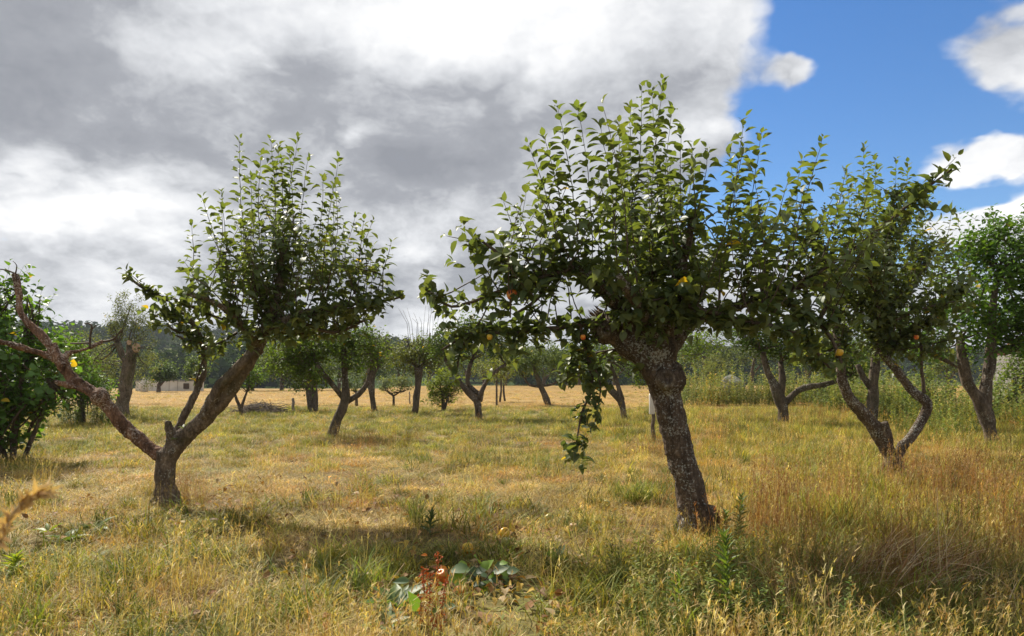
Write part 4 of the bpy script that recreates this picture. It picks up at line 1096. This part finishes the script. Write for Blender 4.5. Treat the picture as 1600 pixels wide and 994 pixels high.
    for (px0, px1, Y0, Y1, n, s0, s1, tt) in ((960, 1330, 2.7, 3.9, 74, .16, .34, 1.0), (1062, 1345, 27, 33, 520, .9, 1.5, 1.15), (1380, 1640, 15, 24, 420, .6, 1.15, 1.2), (1500, 1640, 12.5, 16, 110, .45, .8, 1.1), (1400, 1500, 12, 16, 60, .5, .8, 1.3), (1040, 1100, 34, 40, 60, 1.0, 1.5, 1.1), (100, 175, 15.5, 17.5, 50, .6, .9, .9), (1280, 1400, 22, 27, 120, 1, 1.5, 1.1)):
        for _ in range(n):
            Y = rnd.uniform(Y0, Y1); x = (rnd.uniform(px0, px1) - 800) / F * Y
            if Y > 10 and noise.noise(Vector((x * .45, Y * .45, 7))) < -.12: continue
            k = rnd.uniform(.7, 1.4) * tt; yl = rnd.random() ** 2; dd = max(0, noise.noise(Vector((x * .5, Y * .5, 3))) * 2 - .2)
            weeds.append((x, Y, rnd.randrange(3), rnd.uniform(0, 6.28), rnd.gauss(0, .06), rnd.uniform(s0 * .7, s1) * (1 + .45 * noise.noise(Vector((x * .9, Y * .9, 0)))), 1, (k * (1 + .6 * yl + .9 * dd), k * (1 + .2 * yl + .25 * dd), k)))
    scatter('tall_weeds', weeds, C_weed, 'bank of tall green weeds along the right side of the orchard', 'weeds')
scatter_grass()

# ---------------------------------------------------------------- walls, roof, brushwood, stakes, boulder
def box_bm(bm, c, s, rot=0, bev=0):
    r = bmesh.ops.create_cube(bm, size=1, matrix=Matrix.Translation(c) @ Matrix.Rotation(rot, 4, 'Z') @ Matrix.Diagonal((*s, 1)))
    if bev: bmesh.ops.bevel(bm, geom=list({e for v in r['verts'] for e in v.link_edges}), offset=bev, segments=1, affect='EDGES')
def bm_obj(name, bm, mat, parent=None, base=None, smooth=False):
    me = bpy.data.meshes.new(name); bm.to_mesh(me); bm.free(); me.materials.append(mat)
    if smooth: me.polygons.foreach_set('use_smooth', np.ones(len(me.polygons), dtype=bool))
    return link(bpy.data.objects.new(name, me), parent, base)
M_white = plain_mat('whitewash', (.52, .49, .44), (.70, .67, .62), 1.2, .9)
M_roof = plain_mat('clay_tiles', (.22, .10, .055), (.38, .19, .11), 2.5, .9)
M_stone = plain_mat('field_stone', (.16, .155, .145), (.32, .31, .29), 5, .9, .6, .04)
M_post = plain_mat('weathered_wood', (.16, .13, .10), (.34, .29, .24), 18, .9)
def garden_wall():
    Y = 61.0; a, c = P(212, 612, Y), P(318, 612, Y); L_ = c.x - a.x
    rt = root('garden_wall', ((a.x + c.x) / 2, Y, gh(0, Y)), 'low whitewashed wall at the far left edge of the field', 'wall')
    b = rt.location.copy()
    n = 8
    for k in range(n):
        bm = bmesh.new(); x = a.x + L_ * (k + .5) / n
        box_bm(bm, (x, Y, .42), (L_ / n - .03, .22, .95 + .05 * math.sin(k * 2.1)), 0, .02)
        bm_obj('wall_panel', bm, M_white, rt, b)
    bm = bmesh.new(); box_bm(bm, ((a.x + c.x) / 2, Y, .955), (L_ + .1, .32, .07), 0, .015); bm_obj('coping', bm, M_stone, rt, b)
    bm = bmesh.new(); box_bm(bm, (P(292, 605, Y).x, Y - .14, .45), (.5, .06, .5), 0, .01); bm_obj('hatch', bm, M_twig, rt, b)
garden_wall()
def feed_sack():
    p = G(225, 612.6); bm = bmesh.new()
    bmesh.ops.create_icosphere(bm, subdivisions=3, radius=.5)
    for v in bm.verts:
        v.co = Vector((v.co.x * .75, v.co.y * .6, max(-.42, v.co.z * 1.5))) * (1 + .14 * noise.noise(v.co * 3))
        if v.co.z > .4: v.co.x *= .6; v.co.y *= .7
        v.co += p + Vector((0, 0, .42))
    me = bpy.data.meshes.new('sack'); bm.to_mesh(me); bm.free(); me.materials.append(M_white)
    me.polygons.foreach_set('use_smooth', np.ones(len(me.polygons), dtype=bool))
    o = bpy.data.objects.new('sack', me); link(tag(o, 'small white sack-like heap left of the round tree by the wall', 'sack'))
feed_sack()
def farm_shed():
    Y = 34.0; c = P(1634, 560, Y)
    rt = root('shed', (c.x, Y, 0), 'low shed with reddish roof behind the rightmost tree', 'shed'); b = rt.location.copy()
    hz = P(0, 553, Y).z; W = 3.4
    bm = bmesh.new(); box_bm(bm, (c.x, Y, hz / 2 - .02), (W, 3, hz)); bm_obj('wall', bm, M_stone, rt, b)
    rz = P(0, 538, Y).z
    bm = bmesh.new()
    n = 14
    for k in range(n):
        x = c.x - W / 2 - .15 + (W + .3) * (k + .5) / n
        for sgn in (-1, 1):
            v = []
            for (yy, zz) in ((Y + sgn * 1.75, hz - .04), (Y, rz)):
                for dx, dz in ((-.12, 0), (-.06, .05), (.06, .05), (.12, 0)): v.append(bm.verts.new((x + dx, yy, zz + dz)))
            for q in range(3): bm.faces.new((v[q], v[q + 1], v[q + 5], v[q + 4]))
    bm_obj('roof', bm, M_roof, rt, b)
    bm = bmesh.new(); box_bm(bm, (c.x, Y, rz + .05), (W + .3, .2, .09), 0, .02); bm_obj('ridge_cap', bm, M_roof, rt, b)
    bm = bmesh.new(); box_bm(bm, (c.x - .9, Y - 1.52, hz * .45), (.8, .06, hz * .8), 0, .01); bm_obj('door', bm, M_post, rt, b)
farm_shed()
def brush_pile():
    c = G(407, 646); tb = Tubes(); rnd = random.Random(8)
    for k in range(420):
        a = rnd.uniform(0, math.pi); L_ = rnd.uniform(.3, .9)
        u = rnd.gauss(0, .42); v = rnd.gauss(0, .3); hmax = .34 * math.exp(-(u / .6) ** 2)
        p = c + Vector((u, v, rnd.uniform(.0, max(.04, hmax))))
        d = Vector((math.cos(a), math.sin(a) * .6, rnd.gauss(0, .22))) * L_ / 2
        tb.add([p - d, p + rv() * .04, p + d], [.008, .007, .003], 3, False)
    o = bpy.data.objects.new('brushwood_pile', tb.build('brushwood_pile', M_twig))
    link(tag(o, 'heap of cut grey brushwood lying on the mown field edge', 'brushwood', None, 'stuff'))
brush_pile()
def stake(px, py, top, r, lab, mat=M_post, Y=None):
    b = G(px, py); t = P(px, top, b.y)
    rt = root('stake', b, lab, 'stake')
    tb = Tubes(); n = 7
    pts = [b.lerp(t, k / n) + Vector((.012 * math.sin(k * 1.7), 0, -.03 if k == 0 else 0)) for k in range(n + 1)]
    tb.add(pts, [r * (1.12 - .2 * k / n) for k in range(n + 1)], 8)
    link(bpy.data.objects.new('post', tb.build('post', mat)), rt, b)
    return rt, b, t
stake(458, 644, 622, .045, 'short wooden stake right of the brushwood pile')
stake(640, 632, 612, .03, 'thin stake just left of the straight-trunked tree')
rt, b, t = stake(1020.5, 690, 632, .033, 'rough thin stake beside the leaning trunk with pale sleeve', M_bark2)
bm = bmesh.new()
prof = [(.048, 0), (.052, .02), (.050, .18), (.053, .33), (.049, .36), (.044, .355)]
rings = [[bm.verts.new((t.x - .02 + q * math.cos(6.2832 * k / 14), t.y + q * math.sin(6.2832 * k / 14), t.z - .17 + h)) for k in range(14)] for q, h in prof]
for a, c in zip(rings, rings[1:]):
    for k in range(14): bm.faces.new((a[k], a[(k + 1) % 14], c[(k + 1) % 14], c[k]))
bm_obj('sleeve', bm, M_white, rt, b, True)
def boulder(px, py, Y, r, lab):
    c = P(px, py, Y); bm = bmesh.new(); bmesh.ops.create_icosphere(bm, subdivisions=3, radius=1)
    for v in bm.verts:
        v.co = v.co * (1 + .28 * noise.noise(v.co * 1.6 + Vector((px, 0, 0))) + .08 * noise.noise(v.co * 6))
        v.co = Vector((v.co.x * r * 1.2, v.co.y * r, max(-.5, v.co.z) * c.z * .6)) + Vector((c.x, Y, c.z * .45))
    me = bpy.data.meshes.new('boulder'); bm.to_mesh(me); bm.free(); me.materials.append(M_stone)
    link(tag(bpy.data.objects.new('boulder', me), lab, 'boulder'))
boulder(1143, 588, 31.5, .5, 'pale grey boulder showing above the tall weeds')

# ---------------------------------------------------------------- apples
def apple_mat(name, c1, c2):
    m, nt, N, L = nodes(name)
    tc = N.new('ShaderNodeTexCoord').outputs['Object']
    n = noise_n(nt, tc, 22, 3, .5); n2 = noise_n(nt, tc, 120, 2, .5)
    c = ramp_n(nt, n.outputs[0], [(.38, c1), (.62, c2)])
    c = mix_n(nt, .25, c, ramp_n(nt, n2.outputs[0], [(.35, (.6, .6, .6)), (.6, (1.2, 1.2, 1.2))]), 'MULTIPLY')
    p = N.new('ShaderNodeBsdfPrincipled'); L.new(c, p.inputs['Base Color']); p.inputs['Roughness'].default_value = .35
    out(nt, p.outputs[0]); return m
M_ap = [apple_mat('apple_orange', (.70, .30, .03), (.62, .10, .03)), apple_mat('apple_yellow', (.62, .42, .03), (.66, .33, .03)), apple_mat('apple_green', (.36, .34, .08), (.42, .32, .07)), apple_mat('apple_brown', (.34, .2, .08), (.5, .32, .12))]
def apple(p, r, mi, lab, group, hang=False):
    rt = root('apple', p, lab, 'apple', group)
    n = 18
    prof = [(.02, .70), (.12, .76), (.30, .88), (.55, .93), (.80, .80), (.97, .45), (1.0, .1), (.93, -.35), (.72, -.75), (.45, -.93), (.22, -.92), (.05, -.80)]
    bm = bmesh.new(); rings = []
    for q, h in prof:
        rings.append([bm.verts.new((q * r * (1 + .03 * math.sin(5 * 6.2832 * k / n)) * math.cos(6.2832 * k / n), q * r * math.sin(6.2832 * k / n), h * r)) for k in range(n)])
    for a, c in zip(rings, rings[1:]):
        for k in range(n): bm.faces.new((a[k], c[k], c[(k + 1) % n], a[(k + 1) % n]))
    bm.faces.new(rings[0]); bm.faces.new(rings[-1][::-1])
    o = bm_obj('flesh', bm, M_ap[mi], rt, None, True)
    tb = Tubes(); tb.add([Vector((0, 0, .65 * r)), Vector((.05 * r, 0, 1.1 * r)), Vector((.2 * r, 0, (1.9 if hang else 1.4) * r))], [.0016] * 3, 5)
    link(bpy.data.objects.new('stalk', tb.build('stalk', M_twig)), rt)
    rt.rotation_euler = (random.uniform(-.2, .2), random.uniform(-.2, .2), random.uniform(0, 6)) if hang else (random.uniform(-1.2, 1.2), random.uniform(-.9, .9), random.uniform(0, 6))
for px, py, Y, r, mi, lab in ((800, 461, 4.5, .036, 0, 'orange-red apple hanging on the left branch of the leaning tree'), (1312, 551, 4.5, .024, 1, 'yellow apple low at the right side of the leaning tree'),
                              (1432, 527, 7.6, .026, 0, 'small orange apple hanging under the elbow-bent tree'), (911, 527, 4.55, .018, 0, 'small orange windblown apple by the broken limb end'), (765, 527, 4.6, .02, 1, 'little yellow apple on the low left branch')):
    apple(P(px, py, Y), r, mi, lab, 'apples on the trees', True)
for px, py, r, mi, lab in ((788, 844, .036, 1, 'yellow fallen apple above the big-leaved sucker plant'), (791, 858, .030, 2, 'greenish fallen apple right behind another above the sucker plant'), (731, 869, .036, 1, 'bright yellow fallen apple at the left of the sucker plant'),
                           (691, 911, .034, 0, 'red-orange fallen apple beside the rusty dock stems'), (717, 935, .027, 0, 'small orange fallen apple on the bare litter'), (896, 834, .030, 3, 'brownish fallen apple in straw left of the leaning trunk'),
                           (884, 821, .030, 2, 'pale fallen apple farther back in the straw'), (948, 797, .034, 2, 'dull green fallen apple nearest the leaning trunk'), (857, 816, .028, 2, 'pale green fallen apple left of the other straw apples'), (652, 913, .016, 1, 'tiny yellow fruit left of the rusty dock stems')):
    g = G(px, py); apple(g + Vector((0, 0, gh(g.x, g.y) + r * .9 + .015)), r, mi, lab, 'fallen apples')

# ---------------------------------------------------------------- single plants in the foreground
def one_leaf(parent, o, d, n, s, c, wid=1.0, mat=M_weed, name='leaf', base=None, k=0):
    l = Leaves(); l.add(tuple(o), tuple(d), tuple(n), s, c, wid)
    return link(bpy.data.objects.new(name, l.build(name, mat)), parent, base)
def tall_weed(px, py, top, n, lab, lean=.03, c=(.10, .17, .04)):
    b = G(px, py); b.z = gh(b.x, b.y); t = P(px, top, b.y); H = t.z - b.z
    rt = root('fleabane', b, lab, 'weed', 'upright green weeds near the leaning tree')
    tb = Tubes(); m_ = 10; ld = rv() * lean; ld.z = 0
    pts = [b + Vector((0, 0, H * k / m_)) + ld * (k / m_) ** 2 for k in range(m_ + 1)]
    tb.add(pts, [.0048 * (1 - .65 * k / m_) for k in range(m_ + 1)], 6)
    link(bpy.data.objects.new('stem', tb.build('stem', M_stem)), rt, b)
    for k in range(n):
        f = .08 + .92 * (k / n) ** .8; q = f * m_; j = min(m_ - 1, int(q)); p = pts[j].lerp(pts[j + 1], q - j)
        a = k * 2.4 + random.uniform(-.3, .3); th = R(72 - 45 * f + random.uniform(-12, 12))
        d = Vector((math.cos(a) * math.sin(th), math.sin(a) * math.sin(th), math.cos(th)))
        one_leaf(rt, p, d, Vector((-d.x * .6, -d.y * .6, 1)), (.11 - .05 * f) * random.uniform(.75, 1.15), vary(c, .2, .3), .34, base=b)
M_stem = plain_mat('green_stem', (.10, .14, .035), (.17, .20, .06), 30, .6)
tall_weed(1137, 986, 838, 58, 'tallest green fleabane weed in front of the leaning trunk')
tall_weed(1155, 848, 776, 40, 'slim green weed standing just right of the leaning trunk', .02, (.07, .12, .035))
tall_weed(1056, 984, 906, 34, 'short green weed left of the tallest fleabane')
tall_weed(1162, 990, 928, 34, 'small pale green weed right of the tallest fleabane', .04, (.13, .18, .05))
tall_weed(1135, 838, 800, 24, 'short dark weed at the foot of the leaning trunk', .02, (.07, .12, .035))
tall_weed(672, 838, 803, 20, 'single thin green weed above the dark grass tuft', .02, (.06, .10, .035))
tall_weed(18, 908, 872, 30, 'bright green weed at the lower left picture edge', .03, (.17, .25, .04))

def sucker_plant():
    b = G(752, 918); b.z = gh(b.x, b.y)
    rt = root('sucker_plant', b, 'broad-leaved sucker lying among fallen apples in the foreground', 'plant')
    tb = Tubes(); Y = b.y
    for tx, ty in ((722, 885), (745, 868), (778, 885), (780, 905), (760, 928)):
        tb.add(*spline([b + Vector((0, 0, .01)), b.lerp(P(tx, ty, Y), .5) + Vector((0, 0, .02)), P(tx, ty, Y)], [.004, .003, .002], .03), 5)
    link(bpy.data.objects.new('stems', tb.build('stems', M_twig)), rt, b)
    spec = [(735, 890, -1, .2, .13), (728, 902, -.8, -.3, .12), (748, 880, -.1, .9, .09), (770, 893, .5, .5, .12), (776, 900, .9, .1, .11), (765, 905, .3, -.4, .10), (742, 908, -.2, -.5, .10), (782, 915, .8, -.4, .11), (757, 925, 0, -.9, .14), (750, 898, -.4, .4, .10), (760, 890, .2, .8, .08), (738, 915, -.5, -.7, .08), (792, 895, .9, .6, .08), (755, 940, .1, -1, .11)]
    spec = [(a, b_, c, d, e * .85) for a, b_, c, d, e in spec] + [(random.uniform(722, 790), random.uniform(875, 930), random.uniform(-1, 1), random.uniform(-.5, 1), random.uniform(.04, .075)) for _ in range(20)]
    for px, py, dx, dz, s in spec:
        o = P(px, py, Y + random.uniform(-.06, .06)); o.z = max(o.z, b.z + .03)
        d = unit(Vector((dx, random.uniform(-.6, .1), dz * .5)))
        bright = random.random() < .35
        one_leaf(rt, o, d, Vector((random.gauss(0, .35), -.45 + random.gauss(0, .2), 1)), s, (.16, .26, .03) if bright else vary((.06, .11, .04), .2, .1), 1.35, M_leaf, base=b)
sucker_plant()
def small_sucker():
    b = G(868, 890); b.z = gh(b.x, b.y)
    rt = root('sucker_plant', b, 'tiny two-leaved sucker right of the big-leaved one', 'plant')
    tb = Tubes(); tb.add([b, b + Vector((.01, 0, .06)), b + Vector((.02, 0, .1))], [.003, .0025, .002], 5)
    link(bpy.data.objects.new('stem', tb.build('stem', M_stem)), rt, b)
    for dx, dz, s, c in ((-.9, .3, .08, (.2, .28, .03)), (.5, .9, .08, (.10, .15, .07)), (.9, -.2, .07, (.16, .24, .03)), (-.4, -.4, .06, (.2, .26, .03))):
        one_leaf(rt, b + Vector((.01, 0, .08)), unit(Vector((dx, -.2, dz))), Vector((0, -.6, 1)), s, c, 1.1, M_leaf, base=b)
small_sucker()
def dock_plant():
    b = G(669, 988); b.z = gh(b.x, b.y); Y = b.y
    rt = root('dock_plant', b, 'rust-red seeding dock stalks standing in the foreground', 'plant')
    rnd = random.Random(4)
    for k, (tx, ty, bx) in enumerate(((685, 866, 676), (661, 888, 662), (672, 895, 668), (697, 905, 690), (655, 930, 655), (680, 935, 682))):
        tb = Tubes(); base = Vector((P(bx, 985, Y).x, Y + rnd.uniform(-.05, .05), b.z)); top = P(tx, ty, Y)
        pts, rad = spline([base, base.lerp(top, .5) + rv() * .008, top], [.004, .003, .0016], .02)
        tb.add(pts, rad, 5)
        so = bpy.data.objects.new('stalk', tb.build('stalk', M_rust)); link(so, rt, b)
        lv = Leaves()
        for p, i in zip(pts, range(len(pts))):
            if i < 2: continue
            for _ in range(11):
                d = unit(rv() + Vector((0, 0, -.3)))
                lv.add(tuple(p + d * rnd.uniform(.002, .016)), tuple(d), tuple(rv()), rnd.uniform(.007, .012), vary((.34, .085, .025), .35, .25), 1.6)
        q = bpy.data.objects.new('seeds', lv.build('seeds', M_straw, False)); q['kind'] = 'stuff'; link(q, so)
    for px, py, dx, dz, s, c in ((640, 908, -1, .1, .10, (.09, .15, .07)), (650, 955, -.1, .6, .15, (.11, .20, .035)), (657, 940, .9, .3, .06, (.5, .36, .02)), (683, 925, .4, .6, .06, (.3, .33, .03)), (690, 952, .6, .3, .11, (.10, .16, .07)), (676, 960, .3, .5, .08, (.09, .15, .05)), (688, 886, .8, -.1, .05, (.5, .2, .02)), (668, 868, -.8, .2, .04, (.5, .16, .02)), (655, 975, -.7, .2, .12, (.14, .18, .09))):
        one_leaf(rt, P(px, py, Y - .03), unit(Vector((dx, -.3, dz))), Vector((.1, -.7, .9)), s * .72, c, .8, base=b)
M_rust = plain_mat('rusty_stem', (.22, .06, .02), (.36, .12, .04), 40, .8)
dock_plant()
def dock_rosette(px, py, n, s, lab, c=(.07, .13, .035)):
    b = G(px, py); b.z = gh(b.x, b.y)
    rt = root('dock_rosette', b, lab, 'plant', 'leafy dock rosettes')
    for k in range(n):
        a = k * 2.4 + random.uniform(-.4, .4); th = R(random.uniform(45, 80))
        d = Vector((math.cos(a) * math.sin(th), math.sin(a) * math.sin(th), math.cos(th)))
        one_leaf(rt, b + Vector((d.x * .02, d.y * .02, .02)), d, Vector((-d.x, -d.y, 1.4)), s * random.uniform(.7, 1.15), vary(c, .25, .3), .62, base=b)
dock_rosette(618, 955, 9, .17, 'dark green dock rosette left of the rusty stalks')
dock_rosette(600, 985, 7, .13, 'smaller dock rosette at the bottom edge left of the rusty stalks')
dock_rosette(148, 832, 8, .13, 'green leafy rosette in the grass near the left tree', (.09, .15, .03))
dock_rosette(105, 850, 9, .12, 'leafy rosette farther left in the green patch', (.08, .14, .03))
dock_rosette(1065, 940, 8, .12, 'small leafy rosette in front of the leaning trunk', (.11, .17, .04))
dock_rosette(75, 835, 6, .10, 'small rosette beside the blurred near stalk', (.11, .17, .03))

def fallen_leaves():
    lv = Leaves(); rnd = random.Random(31)
    for _ in range(1500):
        cx, cy, sp = rnd.choice(((MB.x - .2, MB.y - .3, 1.0), (LB.x + .8, LB.y - .2, 1.0), (RB.x, RB.y, .9), (-.3, 3.7, .5), (1.0, 3.2, .6)))
        x, y = cx + rnd.gauss(0, sp), cy + rnd.gauss(0, sp * .8)
        c = rnd.choice(((.22, .12, .05), (.30, .17, .06), (.42, .30, .06), (.16, .09, .04), (.34, .26, .14)))
        d = Vector((rnd.gauss(0, 1), rnd.gauss(0, 1), rnd.gauss(0, .25)))
        lv.add((x, y, gh(x, y) + rnd.uniform(.015, .06)), tuple(d), (rnd.gauss(0, .4), rnd.gauss(0, .4), 1), rnd.uniform(.035, .075), vary(c, .25, .1), .95)
    o = bpy.data.objects.new('fallen_leaves', lv.build('fallen_leaves', M_straw))
    link(tag(o, 'dry brown and yellow leaves fallen in the grass under the trees', 'leaves', None, 'stuff'))
fallen_leaves()
# dead straw heap and long arching stalks, lower right
def straw_heap():
    rnd = random.Random(12); V = []
    c = P(1450, 930, 3.3); bl = []
    for k in range(1000):
        u = rnd.gauss(0, .30); v = rnd.gauss(0, .22)
        hm = .26 * math.exp(-(u / .36) ** 2 - (v / .28) ** 2)
        o = (c.x + u, 3.45 + v + .1, rnd.uniform(0, hm))
        az = rnd.gauss(-.5, .8)
        bl.append((o, az, rnd.uniform(.12, .38), rnd.uniform(.0, .9), rnd.uniform(.003, .0075), jit(rnd.choice([(.40, .25, .13), (.55, .40, .23), (.75, .63, .42), (.30, .15, .07), (.2, .1, .05)]), .4), rnd.uniform(.5, 1.35)))
    for k in range(700):
        o = (P(1210, 0, 3.2).x + rnd.gauss(0, .16), 3.2 + rnd.gauss(0, .14), rnd.uniform(0, .10))
        bl.append((o, rnd.gauss(-.4, .6), rnd.uniform(.1, .28), rnd.uniform(0, .9), .0026, jit(rnd.choice([(.36, .2, .1), (.44, .28, .15), (.3, .15, .07)])), rnd.uniform(.6, 1.4)))
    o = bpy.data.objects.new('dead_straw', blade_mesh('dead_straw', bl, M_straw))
    link(tag(o, 'collapsed heap of brown dead grass at the lower right', 'dry grass', None, 'stuff'))
straw_heap()
def arching_stalk(poly, Y, r, c, lab, name='grass_stalk', head=0, group='long dry grass stalks'):
    pts = [P(a, b_, Y + d) for a, b_, d in poly]
    b = Vector((pts[0].x, pts[0].y, gh(pts[0].x, pts[0].y)))
    if pts[0].z > .03: pts = [b] + pts
    rt = root(name, b, lab, 'grass stalk', group)
    q, rad = spline(pts, [r] + [r * (1 - .6 * k / len(pts)) for k in range(1, len(pts))], .03)
    tb = Tubes(); tb.add(q, rad, 5); me = tb.build('stem', c); link(bpy.data.objects.new('stem', me), rt, b)
    if head:
        lv = Leaves(); n = len(q); k0 = int(n * .55)
        for _ in range(head):
            f = random.uniform(k0, n - 1.01); j = int(f); p = q[j].lerp(q[j + 1], f - j); A = unit(q[j + 1] - q[j])
            d = unit(A + rv() * .55); lv.add(tuple(p), tuple(d), tuple(rv()), random.uniform(.012, .022), vary((.60, .45, .25), .2, .1), .45)
        o = bpy.data.objects.new('seed_head', lv.build('seed_head', M_straw, False)); o['kind'] = 'stuff'; link(o, rt, b)
M_strawp = plain_mat('dry_stalk', (.46, .33, .17), (.62, .48, .28), 30, .7)
M_strawo = plain_mat('orange_stalk', (.50, .26, .08), (.58, .34, .13), 30, .7)
for i, (poly, mt, lab) in enumerate((([(1300, 992, 0), (1320, 958, 0), (1352, 945, 0), (1395, 965, 0), (1425, 994, 0)], M_strawp, 'pale stalk arching highest at the bottom right centre'),
        ([(1306, 994, 0), (1325, 970, 0), (1345, 962, 0), (1385, 985, 0)], M_strawo, 'lower orange arching stalk beneath the highest arch'),
        ([(1296, 990, .02), (1296, 950, 0), (1292, 915, 0)], M_strawo, 'upright orange stalk at the foot of the arching ones'),
        ([(1276, 985, 0), (1270, 930, 0), (1262, 895, 0), (1248, 886, 0)], M_strawp, 'pale stalk nodding left in front of the dark patch'),
        ([(1130, 900, .3), (1150, 882, .3), (1170, 880, .3), (1200, 900, .3)], M_strawp, 'short pale arch beside the tallest fleabane'),
        ([(1470, 905, .4), (1466, 820, .4), (1464, 762, .4)], M_strawp, 'tall pale stalk rising above the brown straw heap'),
        ([(1480, 905, .4), (1478, 840, .4), (1472, 800, .4)], M_strawp, 'second pale stalk rising above the straw heap'),
        ([(1585, 930, .2), (1560, 905, .2), (1520, 885, .2), (1480, 880, .2)], M_strawp, 'pale stalk bent left over the right side of the heap'),
        ([(487, 994, 0), (478, 930, 0), (470, 890, 0)], M_strawp, 'lone thin stalk at the bottom left of centre'),
        ([(570, 985, .1), (600, 925, .1), (632, 880, .1)], M_strawp, 'thin slanting dry stalk left of the dock rosette'),
        ([(1010, 852, .5), (1040, 775, .5), (1048, 760, .5)], M_strawo, 'dark thin stalk leaning against the foot of the leaning trunk'))):
    arching_stalk(poly, 2.95 if i != 10 else 4.2, .0024, mt, lab)
arching_stalk([(-30, 930, 0), (0, 850, 0), (14, 812, 0), (32, 788, 0), (66, 770, 0)], .62, .0016, M_strawp, 'out-of-focus straw stalk close to the lens at left edge', head=150, group=None)

# ---------------------------------------------------------------- air
def haze():
    bm = bmesh.new(); box_bm(bm, (0, 480, 24.5), (2400, 1060, 58))
    m = bpy.data.materials.new('haze'); m.use_nodes = True; m.node_tree.nodes.clear()
    v = m.node_tree.nodes.new('ShaderNodeVolumePrincipled'); o = m.node_tree.nodes.new('ShaderNodeOutputMaterial')
    v.inputs['Color'].default_value = (.80, .88, 1, 1); v.inputs['Density'].default_value = .0003
    m.node_tree.links.new(v.outputs[0], o.inputs['Volume'])
    tag(bm_obj('haze', bm, m), 'thin bluish summer haze over the valley', None, None, 'stuff')
haze()
